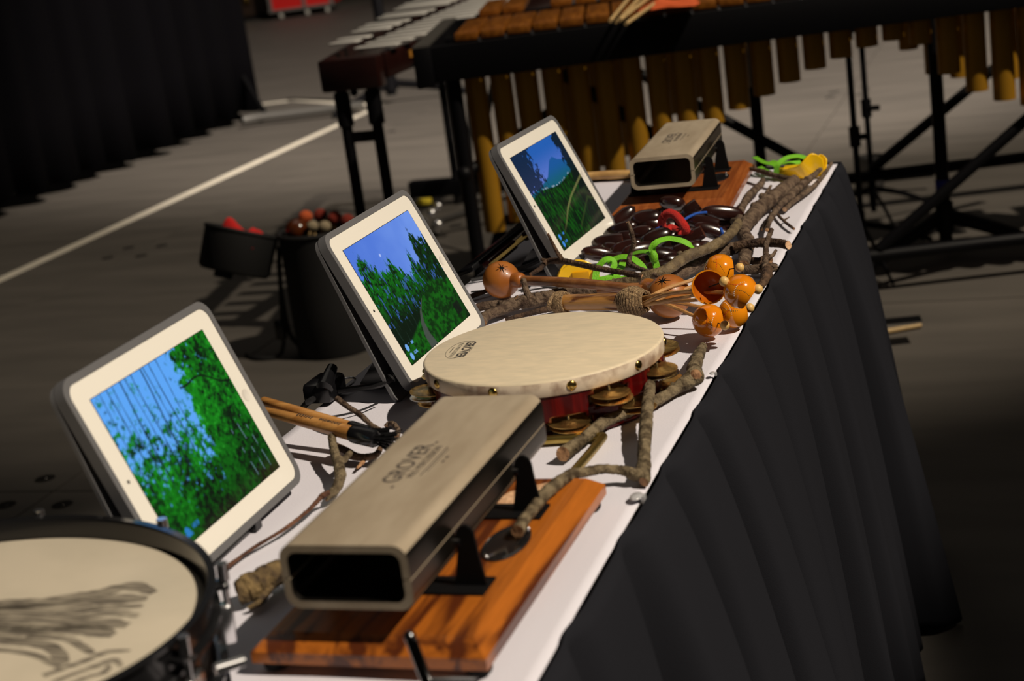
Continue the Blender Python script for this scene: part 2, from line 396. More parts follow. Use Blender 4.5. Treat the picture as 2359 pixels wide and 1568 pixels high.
obj('support_post', G().tube([(0.925, 0.74, 0.02), (0.925, 0.74, zz(0.05))], 0.019, 12), FRAMEB, mar)
obj('knob', G().ball((0.05, -0.02, T-0.23), 0.022), FRAMEB, mar)
obj('side_brace', G().tube([(0.05, 0.05, T-0.24), (0.33, 0.38, T-0.12)], 0.016, 10), FRAMEB, mar)
obj('side_brace', G().tube([(0.06, 0.10, T-0.28), (0.12, 0.75, T-0.02)], 0.010, 10), FRAMEB, mar)

# mallets and cloth lying on the marimba
SHAFT = mat('rattan_shaft', (0.66, 0.45, 0.20), 0.55, var=0.3, scale=40)
ends = [((-0.6914, 2.8911, 0.9060), (-0.8068, 3.6209, 0.9120)), ((-0.6641, 2.8484, 0.9040), (-0.7586, 3.5320, 0.9110)), ((-0.6487, 2.8213, 0.9120), (-0.6954, 3.3761, 0.9180)), ((-0.6320, 2.8110, 0.9020), (-0.6664, 3.3960, 0.9080))]
names = ['leftmost', 'second from the left', 'third from the left', 'rightmost']
YARN = mat('red_yarn', (0.42, 0.05, 0.02), 0.95, bump=0.8, scale=200, col2=(0.25, 0.02, 0.01))
for (a, b), nm in zip(ends, names):
    t = thing('mallet', 'pale rattan mallet lying on the marimba bars, ' + nm + ' of four shafts', 'mallet', a, group='mallets on the marimba')
    a = Vector(a); b = Vector(b); e = a + (b-a)*2.2; e.z = a.z + 0.012
    obj('shaft', G().tube([a, e], 0.0052, 10), SHAFT, t, True)
    obj('head', G().ball(e, 0.019, sc=(1, 1, 0.9)), YARN, t, True)
def cloth_patch(name, c, rx, ry, h, m, seed, n=22):
    rs = np.random.RandomState(seed); ph = rs.uniform(0, 6.28, 6); v = []; f = []
    for i in range(n+1):
        for j in range(n+1):
            u = i/n*2-1; w = j/n*2-1; rr = max(abs(u), abs(w))
            a = math.atan2(w, u); k = 1 - 0.18*math.sin(3*a+ph[0])*rr
            z = h*(0.55+0.3*math.sin(4*u+ph[1]+2*w)+0.25*math.sin(5*w+ph[2]-3*u))*(1-rr**3)
            v.append((c[0]+rx*u*k, c[1]+ry*w*k, c[2]+max(0.001, z)))
    for i in range(n):
        for j in range(n):
            a = i*(n+1)+j; f.append((a, a+n+1, a+n+2, a+1))
    o = obj(name, G().add(v, f), m, angle=180); o.modifiers.new('thickness', 'SOLIDIFY').thickness = 0.002
    return o
c = cloth_patch('cloth', (-0.6180, 3.2628, 0.8960), 0.075, 0.09, 0.02, mat('orange_cloth', (0.62, 0.10, 0.02), 0.9), 4)
tag(rebase(c), 'orange-red cloth lying on the marimba bars under the mallets', 'cloth')

# ------------------------------------------------------------------ metal-bar keyboard behind the marimba
MAROON = mat('maroon_wood', (0.022, 0.005, 0.0035), 0.35, var=0.3, scale=12, coat=0.1)
vib = thing('vibraphone', 'metal-bar vibraphone in a maroon wooden frame left of the marimba', 'vibraphone', (-1.65, 3.3, 0))
def vx(y): k = (y-3.3)/1.9; return -1.70-0.40*k, -1.51+0.0*k
obj('end_box', G().box((-1.605, 3.33, T+0.055), (0.19, 0.06, 0.095), bev=0.008), MAROON, vib, True)
for q, (s0, s1) in enumerate((((-1.515, 3.36), (-1.51, 5.2)), ((-1.695, 3.36), (-2.09, 5.2)))):
    a = Vector((*s0, T+0.065)); b = Vector((*s1, T+0.065)); d = (b-a).normalized()
    M_ = frame_mat((a+b)/2, d.cross(Vector((0, 0, 1))), d, (0, 0, 1))
    obj('side_rail', G().box((0, 0, 0), (0.022, (b-a).length, 0.075), bev=0.003, M=M_), MAROON, vib, True)
obj('name_plate', G().box((-1.5005, 3.62, T+0.072), (0.003, 0.16, 0.022)), mat('gold_plate', (0.5, 0.22, 0.03), 0.5), vib, True, smooth=False)
obj('end_box', G().box((-1.80, 5.22, T+0.055), (0.60, 0.06, 0.095), bev=0.008), MAROON, vib, True)
ALUB = mat('bar_aluminium', (0.95, 0.93, 0.88), 0.30, 0.05, coat=0.4)
nb2 = 16
for i in range(nb2):
    y = 3.42 + 1.72*i/(nb2-1); l, r = vx(y); mid = (l+r)/2 - 0.01; 
    obj('natural_bar', G().box(((mid+r-0.0)/2+0.02, y, T+0.118), (r-mid+0.02, 0.046, 0.006), bev=0.002), ALUB, vib, True)
    if i % 7 not in (2, 6) and i < nb2-1:
        y2 = y+0.057
        obj('accidental_bar', G().box(((mid+l)/2, y2, T+0.134), (mid-l-0.005, 0.046, 0.006), bev=0.002), ALUB, vib, True)
for x, y in ((-1.655, 3.34), (-1.555, 3.34), (-2.06, 5.24), (-1.56, 5.24)):
    l = obj('leg', G().tube([(x, y, 0.06), (x, y, T+0.01)], 0.017, 12), FRAMEB, vib, True)
    obj('collar', G().tube([(x, y, T-0.10), (x, y, T-0.0)], 0.024, 14), FRAMEB, l)
    obj('leg_foot', G().tube([(x, y, 0.0), (x, y, 0.06)], 0.022, 12), BLACKG, l)
obj('leg_stretcher', G().box((-1.605, 3.34, T-0.135), (0.10, 0.022, 0.03)), FRAMEB, vib, True)
obj('foot_beam', G().box((-1.96, 5.24, 0.075), (0.62, 0.06, 0.07), bev=0.004), FRAMEB, vib, True)
obj('knob', G().ball((-1.605, 3.32, T+0.0), 0.012), FRAMEB, vib, True)
obj('pedal_rod', G().tube([(-1.66, 4.3, 0.05), (-1.70, 4.6, T+0.0)], 0.008, 8), FRAMEB, vib, True)
# chrome pedal on the floor below it
t = thing('pedal', 'chrome foot pedal with a yellow tip on the floor beside the marimba leg', 'pedal', (-1.9476, 4.6227, 0.0000))
q = Vector((-1.9476, 4.6227, 0.0000))
for k in range(5):
    obj('chrome_part', G().ball(q+Vector((0.03*math.sin(k*2.1), 0.03*math.cos(k*1.7), 0.025+0.022*k)), 0.022-0.001*k), CHROME, t, True)
obj('tip', G().box(q+Vector((-0.03, 0.03, 0.135)), (0.05, 0.04, 0.02), bev=0.004), YT, t, True)
obj('rod', G().tube([q+Vector((0, 0, 0.05)), q+Vector((0.16, 0.08, 0.08)), q+Vector((0.33, 0.22, 0.13))], 0.013, 10), mat('rod_grey', (0.10, 0.095, 0.09), 0.3, 0.8), t, True)

# ------------------------------------------------------------------ stands
def tripod(name, label, foot, height, r, legs, blue=True, leglen=0.32, boom=None, rot=0.3, legr=0.012):
    t = thing(name, label, 'stand', foot); q = Vector(foot)
    obj('pole', G().tube([q+Vector((0, 0, 0.05)), q+Vector((0, 0, height))], r, 12), FRAMEB, t, True)
    for k in range(legs):
        a = rot + 2*math.pi*k/legs; d = Vector((math.cos(a), math.sin(a), 0))
        obj('leg', G().tube([q+Vector((0, 0, 0.13)), q+d*leglen*0.45+Vector((0, 0, 0.085)), q+d*leglen*0.85+Vector((0, 0, 0.03)), q+d*leglen+Vector((0, 0, 0.012))], [legr*1.2, legr*1.1, legr, legr*0.9], 10, sub=4, flat=0.6), FRAMEB, t, True)
    if blue: obj('tape_band', G().tube([q+Vector((0, 0, 0.20)), q+Vector((0, 0, 0.24))], r+0.002, 14), mat('blue_tape', (0.01, 0.012, 0.35), 0.5), t, True)
    obj('collar', G().tube([q+Vector((0, 0, 0.08)), q+Vector((0, 0, 0.17))], r*1.35, 14), FRAMEB, t, True)
    return t
tripod('music_stand', 'black music stand pole with blue tape and curved feet right of the table', (0.0184, 3.8753, 0.0000), 1.15, 0.020, 3, leglen=0.36, rot=-0.25, legr=0.02)
tripod('music_stand', 'distant music stand with blue tape behind the vibraphone', (-3.7489, 8.7195, 0.0000), 1.1, 0.035, 3, leglen=0.55, rot=0.15, legr=0.022)
for (a, lab) in (((-0.2251, 3.8242, 0.0000), 'thin black stand pole with wing nuts, nearer the table corner'), ((-0.2424, 4.3422, 0.0000), 'thin black stand pole with a wing nut, right of its twin')):
    t = tripod('cymbal_stand', lab, a, 0.95, 0.0095, 3, blue=False, leglen=0.30, rot=0.9, legr=0.008)
    q = Vector(a)
    for h in (0.40, 0.72):
        obj('wing_nut', G().box(q+Vector((0.02, -0.01, h)), (0.05, 0.012, 0.018), bev=0.003), FRAMEB, t, True)
        obj('clamp', G().tube([q+Vector((0, 0, h-0.03)), q+Vector((0, 0, h+0.03))], 0.017, 12), FRAMEB, t, True)
t = thing('clamp_cup', 'small grey metal cup clamp with a black rod beyond the table corner', 'clamp', (-0.2982, 4.8681, 0.0000))
q = Vector((-0.2982, 4.8681, 0.0000))
obj('cup', G().lathe([(0.03, 0.0), (0.042, 0.03), (0.05, 0.14), (0.046, 0.14), (0.03, 0.05)], 20, M=Matrix.Translation(q)), mat('steel_dull', (0.2, 0.2, 0.2), 0.35, 0.9), t, True)
obj('rod', G().tube([q+Vector((0.02, 0, 0.05)), q+Vector((0.22, -0.01, 0.06))], 0.012, 10), FRAMEB, t, True)
tag(rebase(obj('drumstick', G().tube([(-0.1086, 3.0727, 0.0080), (-0.0074, 3.1247, 0.0080)], [0.008, 0.006], 10), SHAFT)), 'pale wooden stick on the dark floor right of the table skirt', 'drumstick')
tape('floor_tape', (-0.1228, 3.1966, 0.0000), (-0.0142, 3.2167, -0.0000), 0.06, 'black tape strip on the floor just behind the pale wooden stick', BLACK)
tape('floor_tape', (-0.1008, 3.0056, 0.0000), (-0.0317, 3.0227, 0.0000), 0.06, 'black tape strip on the floor in front of the pale wooden stick', BLACK)

# ------------------------------------------------------------------ mallet bag on the floor
NYLON = mat('black_nylon', (0.006, 0.006, 0.0065), 0.75, bump=0.2, scale=300)
BX, BY, BR, BH = -1.72, 3.16, 0.118, 0.37
bag = thing('mallet_bag', 'round black mallet bag standing open on the floor behind the table', 'bag', (BX, BY, 0))
obj('body', G().lathe([(0.0, 0.0), (BR*0.96, 0.0), (BR, 0.012), (BR*1.0, 0.15), (BR*0.98, BH), (BR*0.94, BH), (BR*0.94, 0.05), (0.0, 0.05)], 40, cap=False), NYLON, bag)
obj('rim_piping', G().tube([(BR*0.97*math.cos(k*math.pi/20), BR*0.97*math.sin(k*math.pi/20), BH) for k in range(40)], 0.007, 8, closed=True), NYLON, bag)
LM = Matrix.Translation(Vector((-1.9459, 3.0747, 0.3400))) @ Matrix.Rotation(math.radians(-18), 4, 'X') @ Matrix.Rotation(math.radians(14), 4, 'Y')
ld = obj('lid', G().lathe([(0.0, -0.065), (0.098, -0.065), (0.106, -0.055), (0.108, 0.06), (0.103, 0.06), (0.10, -0.045), (0.0, -0.045)], 36, M=LM, cap=False), NYLON, bag, True)
obj('lid_piping', G().tube([LM @ Vector((0.106*math.cos(k*math.pi/20), 0.106*math.sin(k*math.pi/20), 0.06)) for k in range(40)], 0.006, 8, closed=True), NYLON, ld)
obj('buckle', G().box((0.0, 0.0, -0.075), (0.05, 0.03, 0.018), bev=0.004, M=LM @ Matrix.Translation((0.0, -0.06, 0.0))), BLACKG, ld)
hx = Vector((BX-0.125, BY-0.02, 0))
obj('strap', G().tube([hx+Vector((0.0, 0, 0.33)), hx+Vector((-0.012, -0.01, 0.20)), hx+Vector((-0.005, -0.02, 0.07)), hx+Vector((0.03, -0.02, 0.02))], 0.008, 8, sub=4, flat=0.4), NYLON, bag, True)
obj('strap', G().tube([hx+Vector((0.012, -0.04, 0.30)), hx+Vector((0.0, -0.05, 0.16)), hx+Vector((-0.02, -0.06, 0.02)), hx+Vector((-0.10, -0.07, 0.008)), hx+Vector((-0.16, -0.03, 0.008))], 0.007, 8, sub=4, flat=0.4), NYLON, bag, True)
obj('buckle', G().box(hx+Vector((-0.014, -0.055, 0.09)), (0.03, 0.02, 0.06), bev=0.004), BLACKG, bag, True)
c = cloth_patch('cloth', LM @ Vector((0.006, 0.0, 0.022)), 0.066, 0.066, 0.085, mat('red_cloth', (0.62, 0.012, 0.01), 0.9), 9)
tag(rebase(c), 'crumpled red cloth lying in the open lid of the mallet bag', 'cloth')
def bag_mallet(px, r, m, label, glossy=False):
    e = Vector(px); t = thing('mallet', label, 'mallet', (e.x, e.y, 0.06), group='mallets in the black bag')
    obj('head', G().ball(e, r, sc=(1, 1, 0.92), seg=24, rings=16), m, t, True)
    f = Vector((BX+(e.x-BX)*0.35, BY+(e.y-BY)*0.35, 0.06))
    obj('shaft', G().tube([f, e], 0.006, 8), SHAFT, t, True)
OY = mat('orange_yarn', (0.55, 0.10, 0.025), 0.95, bump=0.7, scale=160); DY = mat('rust_yarn', (0.22, 0.022, 0.010), 0.95, bump=0.7, scale=160)
BG = mat('beige_felt', (0.30, 0.24, 0.15), 0.9, bump=0.4, scale=200)
GL = mat('brown_gourd_gloss', (0.10, 0.022, 0.004), 0.18, coat=0.6, var=0.4, scale=25)
bag_mallet((-1.7706, 3.2000, 0.4026), 0.021, OY, 'bright orange yarn mallet head sticking out of the black bag')
bag_mallet((-1.7315, 3.2200, 0.4006), 0.021, DY, 'rust-red yarn mallet in the bag, between the orange and the dark red heads')
bag_mallet((-1.6630, 3.1700, 0.3986), 0.022, DY, 'dark red yarn mallet in the bag, the left of the right-hand pair')
bag_mallet((-1.6054, 3.1300, 0.3977), 0.020, DY, 'dark red yarn mallet in the bag, nearest the middle tablet')
bag_mallet((-1.7140, 3.1200, 0.3891), 0.018, BG, 'beige felt mallet in the bag beside the glossy brown ball')
bag_mallet((-1.6658, 3.1000, 0.3895), 0.019, BG, 'beige felt mallet in the bag, nearer the middle tablet')
bag_mallet((-1.7746, 3.1400, 0.3777), 0.036, GL, 'glossy dark brown gourd shaker in the mouth of the black bag')

# ------------------------------------------------------------------ table, cloth, skirt
TY0, TY1, TW = -0.19, 1.66, 0.44
tab = thing('table', 'long narrow folding table hidden under a white cloth and black skirt', 'table', (-TW/2, (TY0+TY1)/2, 0))
obj('tabletop', G().box((-TW/2, (TY0+TY1)/2, T-0.018), (TW-0.012, TY1-TY0-0.012, 0.028), bev=0.004), mat('table_grey', (0.2, 0.19, 0.18), 0.6), tab, True)
for x in (-TW+0.06, -0.06):
    for y in (TY0+0.2, TY1-0.12):
        obj('leg', G().tube([(x, y, 0.0), (x, y, T-0.03)], 0.014, 10), mat('leg_grey', (0.15, 0.15, 0.15), 0.4, 0.6), tab, True)
LINEN = mat('white_linen', (0.66, 0.645, 0.72), 0.85, bump=0.10, scale=25, bscale=500, spec=0.2)
nx, ny = 56, 220; v = []; f = []
back = 0.16                                        # overhang down the back edge
def wr(x, y): return 0.0007*(math.sin(9*y+14*x)+math.sin(23*y-31*x+1.3)*0.6+math.sin(51*x+17*y)*0.4)
for i in range(nx+1):
    for j in range(ny+1):
        y = TY0-0.004 + (TY1-TY0+0.008)*j/ny; s = (TW+back)*i/nx
        if s <= TW: p = (-s, y, T-0.0025+wr(-s, y))
        else:
            h = s-TW; p = (-TW-0.006-0.01*math.sin(11*y)*h/back*0.7, y, T-0.0025-h)
        v.append(p)
for i in range(nx):
    for j in range(ny):
        a = i*(ny+1)+j; f.append((a, a+1, a+ny+2, a+ny+1))
c = obj('tablecloth', G().add(v, f), LINEN, angle=70); c.modifiers.new('thickness', 'SOLIDIFY').thickness = 0.0015
tag(rebase(c), 'white cloth spread over the long table under the instruments', 'tablecloth')
SKIRT = mat('black_poly', (0.014, 0.0145, 0.0185), 0.9, spec=0.05, bump=0.1, scale=700)
g = pleats([(0.004, TY0), (0.004, TY1+0.006), (-TW, TY1+0.006)], T+0.0015, 0.018, 0.003, 0.125, 0.010, 0.150, 0.004, 48, 21, hem=0.006, sharp=5.0)
c = obj('table_skirt', g, SKIRT, angle=180); c.modifiers.new('thickness', 'SOLIDIFY').thickness = 0.0015
tag(rebase(c), 'black pleated skirt hanging from the front edge of the table to the floor', 'table skirt')
CLEAR = mat('clear_plastic', (0.42, 0.42, 0.44), 0.15, coat=0.5)
for q, r, lab in (((-0.0027, 0.1858, 0.7430), 0.0075, 'clear plastic skirt clip on the table edge by the bent branch'), ((0.0002, 0.5264, 0.7430), 0.004, 'tiny metal pin on the table edge by the broken branch knob')):
    k = thing('skirt_clip', lab, 'clip', q)
    obj('clip_body', G().ball((0, 0, 0), r, sc=(0.8, 1.2, 0.3)), CLEAR, k); obj('clip_tongue', G().box((r*0.9, 0, -r*0.3), (0.002, r*1.2, r*0.9)), CLEAR, k)

# ------------------------------------------------------------------ tablets
def vnoise(u, v, sx, sy, seed):
    r = np.random.RandomState(seed); gx, gy = int(sx)+3, int(sy)+3; A = r.rand(gx, gy)
    x = u*sx; y = v*sy; i = np.clip(np.floor(x).astype(int), 0, gx-2); j = np.clip(np.floor(y).astype(int), 0, gy-2); a = x-i; b = y-j
    a = a*a*(3-2*a); b = b*b*(3-2*b)
    return A[i, j]*(1-a)*(1-b)+A[i+1, j]*a*(1-b)+A[i, j+1]*(1-a)*b+A[i+1, j+1]*a*b
def fbm(u, v, sx, sy, seed, o=3):
    t = 0; w = 0
    for k in range(o): t = t + vnoise(u, v, sx*2**k, sy*2**k, seed+k)*0.6**k; w += 0.6**k
    return t/w
def sm(a, b, x): t = np.clip((x-a)/(b-a), 0, 1); return t*t*(3-2*t)
def mixc(a, b, t): return a*(1-t[..., None]) + b*t[..., None]
def lin(r, g_, b): return np.array([(c/255/12.92 if c/255 <= 0.04045 else ((c/255+0.055)/1.055)**2.4) for c in (r, g_, b)])
def full(c, u): return np.broadcast_to(c, u.shape+(3,)).copy()
def ui(C, u, v, icons, blue):
    for cx, cy in icons:
        C = mixc(C, full(blue, u), (((u-cx)/0.020)**2+((v-cy)/0.030)**2 < 1).astype(float))
        C = mixc(C, full(blue*0.8, u), ((np.abs(u-cx-0.075) < 0.03) & (np.abs(v-cy-0.01) < 0.012) & (vnoise(u, v, 160, 30, 5) > 0.35)).astype(float))
    return C
def screen_birches(u, v):
    leaf = fbm(u, v, 52, 40, 1, 3); big = fbm(u, v, 6, 5, 11, 3)
    sky = full(lin(92, 165, 245), u); G1 = full(lin(14, 118, 16), u); G2 = full(lin(44, 165, 44), u); D = full(lin(2, 26, 6), u)
    gr = mixc(D, G1, sm(0.30, 0.62, leaf*0.6+big*0.4)); gr = mixc(gr, G2, sm(0.60, 0.8, leaf*0.7+big*0.3)*0.8)
    gr *= (0.35+0.75*sm(0.0, 0.5, v + 0.25*(0.5-u)))[..., None]
    h = np.interp(u, [0, 0.1, 0.3, 0.45, 0.52, 0.58, 0.63, 0.7, 1], [0.62, 0.60, 0.55, 0.52, 0.44, 0.45, 0.70, 1.05, 1.25])
    m_ = sm(-0.12, 0.12, (v-h) - (fbm(u, v, 42, 36, 40, 3)-0.47)*1.0 - 0.10*sm(0.8, 1.0, v))
    C = mixc(gr, sky, m_)
    for u0, w, t in ((0.05, 0.003, 0.05), (0.11, 0.004, 0.06), (0.16, 0.003, 0.04), (0.21, 0.006, 0.07), (0.27, 0.003, 0.03), (0.31, 0.004, 0.07), (0.38, 0.006, 0.09), (0.42, 0.003, 0.05), (0.47, 0.004, 0.05), (0.53, 0.003, 0.04)):
        d = np.abs(u-u0-t*(v-0.5)*0.6+0.004*np.sin(v*9+u0*40)); C = mixc(C, full(lin(12, 30, 40), u), (1-sm(w*0.5, w*1.3, d))*sm(0.22, 0.4, v)*0.85)
    for u0 in (0.80, 0.87, 0.93):
        d = np.abs(u-u0+0.05*(v-0.3)); C = mixc(C, full(lin(90, 120, 130), u), (1-sm(0.002, 0.006, d))*(v < 0.42)*(vnoise(u, v, 20, 30, 8) > 0.5)*0.8)
    d = np.abs(v-(0.80-0.14*(u-0.62)/0.4+0.03*np.sin(u*18))); C = mixc(C, full(lin(4, 14, 8), u), (1-sm(0.004, 0.010, d))*(u > 0.6))
    C = mixc(C, full(lin(38, 26, 6), u), sm(0.12, 0.0, v)*sm(0.75, 1, u)*0.8)
    return ui(C, u, v, ((0.055, 0.035), (0.125, 0.06)), lin(40, 120, 190))
def screen_path(u, v):
    leaf = fbm(u, v, 60, 40, 3, 3); st = fbm(u, v, 70, 7, 13, 3)
    sky = mixc(full(lin(78, 118, 214), u), full(lin(112, 150, 232), u), sm(0.2, 1, u*0.7+fbm(u, v, 5, 4, 77)*0.4))
    tr = mixc(full(lin(3, 22, 6), u), full(lin(14, 106, 18), u), sm(0.30, 0.68, leaf*0.7+st*0.3)*sm(0.25, 0.6, v)*(1-0.75*sm(0.6, 0.8, u)))
    tr = mixc(tr, full(lin(30, 52, 40), u), sm(0.6, 0.75, st)*sm(0.45, 0.3, v)*0.6)
    h = np.interp(u, [0, 0.06, 0.13, 0.2, 0.3, 0.42, 0.5, 0.58, 0.64, 0.70, 0.76, 0.84, 0.92, 1], [0.70, 0.86, 0.92, 0.74, 0.68, 0.74, 0.62, 0.56, 0.60, 0.72, 0.58, 0.86, 0.72, 0.78])
    h = h + (fbm(u, v, 46, 20, 23, 3)-0.5)*0.24
    C = mixc(tr, sky, sm(-0.02, 0.02, v-h))
    C = mixc(C, full(lin(60, 95, 170), u), ((fbm(u, v, 60, 18, 31, 2) > 0.70) & (v > 0.3) & (v < h)).astype(float)*0.6)
    gh = np.interp(u, [0, 0.2, 0.4, 0.55, 0.7, 0.85, 1], [0.10, 0.16, 0.24, 0.36, 0.43, 0.42, 0.36])
    gs = mixc(full(lin(5, 42, 5), u), full(lin(16, 92, 12), u), sm(0.3, 0.7, fbm(u, v, 30, 30, 55, 3)))
    C = mixc(C, gs, sm(-0.015, 0.02, gh-v)); C = mixc(C, full(lin(4, 16, 5), u), sm(0.75, 1, u)*sm(0.3, 0.12, v)*0.7)
    pc = np.interp(v, [0, 0.1, 0.2, 0.28, 0.36], [0.37, 0.36, 0.385, 0.44, 0.54]); pw = np.interp(v, [0, 0.2, 0.36], [0.055, 0.026, 0.004])
    C = mixc(C, full(lin(70, 76, 70), u), (1-sm(pw*0.7, pw*1.1, np.abs(u-pc)))*(v < 0.36)*0.9)
    C = mixc(C, full(lin(14, 18, 14), u), ((np.abs(u-0.90) < 0.045) & (np.abs(v-0.115) < 0.05)).astype(float)*0.8)
    C = mixc(C, full(lin(200, 215, 255), u), (((u-0.36)/0.012)**2+((v-0.82)/0.014)**2 < 1).astype(float)*0.6)
    return ui(C, u, v, ((0.055, 0.125), (0.055, 0.05)), lin(110, 165, 230))
def screen_mountain(u, v):
    leaf = fbm(u, v, 36, 26, 4, 3)
    sky = mixc(full(lin(34, 92, 175), u), full(lin(96, 120, 205), u), sm(0.95, 0.55, v)*sm(0, 0.6, 1-np.abs(u-0.4)))
    mh = np.interp(u, [0, 0.2, 0.42, 0.6, 0.68, 0.75, 0.9, 1], [0.60, 0.61, 0.66, 0.79, 0.81, 0.76, 0.72, 0.7])
    C = mixc(sky, mixc(full(lin(22, 84, 150), u), full(lin(16, 90, 110), u), sm(0.75, 0.55, v)), sm(-0.006, 0.006, mh-v))
    gr = mixc(full(lin(4, 24, 8), u), full(lin(14, 78, 12), u), sm(0.38, 0.75, fbm(u, v, 60, 14, 9, 3)))
    gr = gr*(0.45+0.55*sm(0.0, 0.45, 1-np.abs(u-0.45)*1.6))[..., None]; gr = mixc(gr, full(lin(28, 30, 28), u), sm(0.55, 0.85, u)*sm(0.5, 0.3, v)*0.75)
    ghl = 0.565+0.02*np.sin(u*9)
    C = mixc(C, gr, sm(-0.012, 0.012, ghl-v)); C = mixc(C, full(lin(150, 170, 190), u), ((np.abs(v-ghl-0.006) < 0.008) & (u > 0.18) & (u < 0.85) & (vnoise(u, v, 60, 10, 91) > 0.55)).astype(float)*0.7)
    f1 = sm(0.42, 0.52, leaf + 0.75*sm(0.5, 0.0, u)*sm(0.5, 0.75, v) - 0.25*sm(0.25, 0.5, u) - 0.22); f1 = f1*(u < 0.48)*(v > 0.45)
    C = mixc(C, full(lin(8, 22, 30), u), f1*0.9)
    f2 = sm(0.30, 0.44, leaf*0.8 + 0.9*sm(0.78, 1.0, u) - 0.35); C = mixc(C, full(lin(6, 20, 16), u), f2*(u > 0.72)*(v > 0.38)*0.95)
    pl = np.interp(u, [0.12, 0.3, 0.45, 0.62, 1.0], [0.10, 0.20, 0.30, 0.38, 0.50]); C = mixc(C, full(lin(120, 120, 70), u), (1-sm(0.006, 0.018, np.abs(v-pl)))*(u > 0.1)*sm(1.3, 0.5, np.abs(u-0.75)*2)*0.7)
    C = mixc(C, full(lin(70, 90, 40), u), (1-sm(0.005, 0.02, np.abs(v-0.28+0.5*np.abs(u-0.9))))*(u > 0.5)*0.3)
    return ui(C, u, v, ((0.055, 0.125), (0.055, 0.05)), lin(60, 130, 215))

def screen_material():
    m_ = bpy.data.materials.new('lit_screen'); m_.use_nodes = True; nt = m_.node_tree; b = nt.nodes['Principled BSDF']
    b.inputs['Base Color'].default_value = (0.004, 0.004, 0.005, 1); b.inputs['Roughness'].default_value = 0.12; b.inputs['Specular IOR Level'].default_value = 0.3
    a = nt.nodes.new('ShaderNodeAttribute'); a.attribute_name = 'display'; nt.links.new(a.outputs['Color'], b.inputs['Emission Color']); b.inputs['Emission Strength'].default_value = 1.0
    return m_
SCREEN = screen_material()
BEZEL = mat('white_glass', (0.80, 0.77, 0.70), 0.22, coat=0.3)
CASEG = mat('grey_rubber', (0.115, 0.115, 0.122), 0.6)
SW, SH = 0.1971, 0.1478
def tablet(x, y, yw, tl, painter, label, part_label):
    h = Vector((math.sin(yw), math.cos(yw), 0)); n = Vector((math.cos(yw), -math.sin(yw), 0))
    upv = Vector((0, 0, 1))*math.cos(tl) - n*math.sin(tl); nr = n*math.cos(tl) + Vector((0, 0, 1))*math.sin(tl)
    org = Vector((x, y, T+0.0326)) - upv*0.0265
    M_ = frame_mat(org, h, upv, nr); t = thing('tablet', label, 'tablet', M=M_, group='tablets standing along the back of the table')
    cy = 0.0265+SH/2
    obj('body', G().prism(rrect(0.2412, 0.1857, 0.012, 8, 0, cy), -0.0068, -0.0003), BEZEL, t, angle=30)
    k = obj('case', G().ring(rrect(0.2535, 0.198, 0.0165, 8, 0, cy), rrect(0.2402, 0.1847, 0.0118, 8, 0, cy), -0.0070, 0.0006), CASEG, t, angle=30)
    obj('case_back', G().prism(rrect(0.2535, 0.198, 0.0165, 8, 0, cy), -0.0098, -0.0070), CASEG, k, angle=30)
    # folded rear leaf of the case, hinged along the top edge and standing a little open below
    H_ = Matrix.Translation((0, cy+0.097, -0.0098)) @ Matrix.Rotation(math.radians(4.6), 4, 'X')
    obj('case_leaf', G().prism(rrect(0.2535, 0.2, 0.014, 6, 0, -0.1), -0.004, 0.0, M=H_), CASEG, t, angle=30)
    nx, ny = 230, 172
    u, v = np.meshgrid(np.linspace(0, 1, nx+1), np.linspace(0, 1, ny+1), indexing='ij')
    C = painter(u, v)
    vs = np.stack([(u-0.5)*SW, v*SH+0.0265, np.full_like(u, 0.0002)], -1).reshape(-1, 3)
    i, j = np.meshgrid(np.arange(nx), np.arange(ny), indexing='ij'); a = (i*(ny+1)+j).ravel()
    me = bpy.data.meshes.new('screen'); me.from_pydata(vs.tolist(), [], np.stack([a, a+ny+1, a+ny+2, a+1], -1).tolist())
    at = me.color_attributes.new('display', 'FLOAT_COLOR', 'POINT'); at.data.foreach_set('color', np.concatenate([np.clip(C, 0, 1), np.ones(C.shape[:2]+(1,))], -1).reshape(-1).astype(np.float32))
    me.materials.append(SCREEN); s = obj('screen', me, None, t); s['label'] = part_label
    obj('screen_border', G().ring(rrect(SW+0.0012, SH+0.0012, 0.0003, 1, 0, cy), rrect(SW, SH, 0.0002, 1, 0, cy), -0.0004, 0.0001), BLACKG, t, smooth=False)
    obj('home_button', G().lathe([(0.0062, -0.0005), (0.0062, 0.0000), (0.0056, 0.0000), (0.0052, -0.0002), (0.0, -0.0003)], 24, M=Matrix.Translation((0.1092, cy, 0))), mat('button_white', (0.68, 0.65, 0.6), 0.3), t)
    obj('camera_lens', G().lathe([(0.0016, -0.0005), (0.0016, 0.0001), (0.0, 0.0001)], 14, M=Matrix.Translation((-0.1092, cy, 0))), BLACKG, t)
    # wedge stand behind it
    q = Vector((x, y, T)); st = thing('tablet_stand', None, 'stand', M=frame_mat(q, h, -n, (0, 0, 1)))
    prof = [(-0.008, 0.0), (0.078, 0.0), (0.078, 0.006), (0.058, 0.030), (0.042, 0.026), (0.030, 0.006), (-0.002, 0.006), (-0.005, 0.010), (-0.008, 0.009)]
    for sx in (-0.075, 0.02):
        obj('cheek', G().prism(prof, 0, 0.012, M=Matrix.Translation((sx, 0, 0)) @ frame_mat((0, 0, 0), (0, 1, 0), (0, 0, 1), (1, 0, 0))), BLACKG, st, smooth=False)
    obj('base_plate', G().box((-0.022, 0.036, 0.0025), (0.10, 0.08, 0.004), bev=0.0015), BLACKG, st)
    return t, st
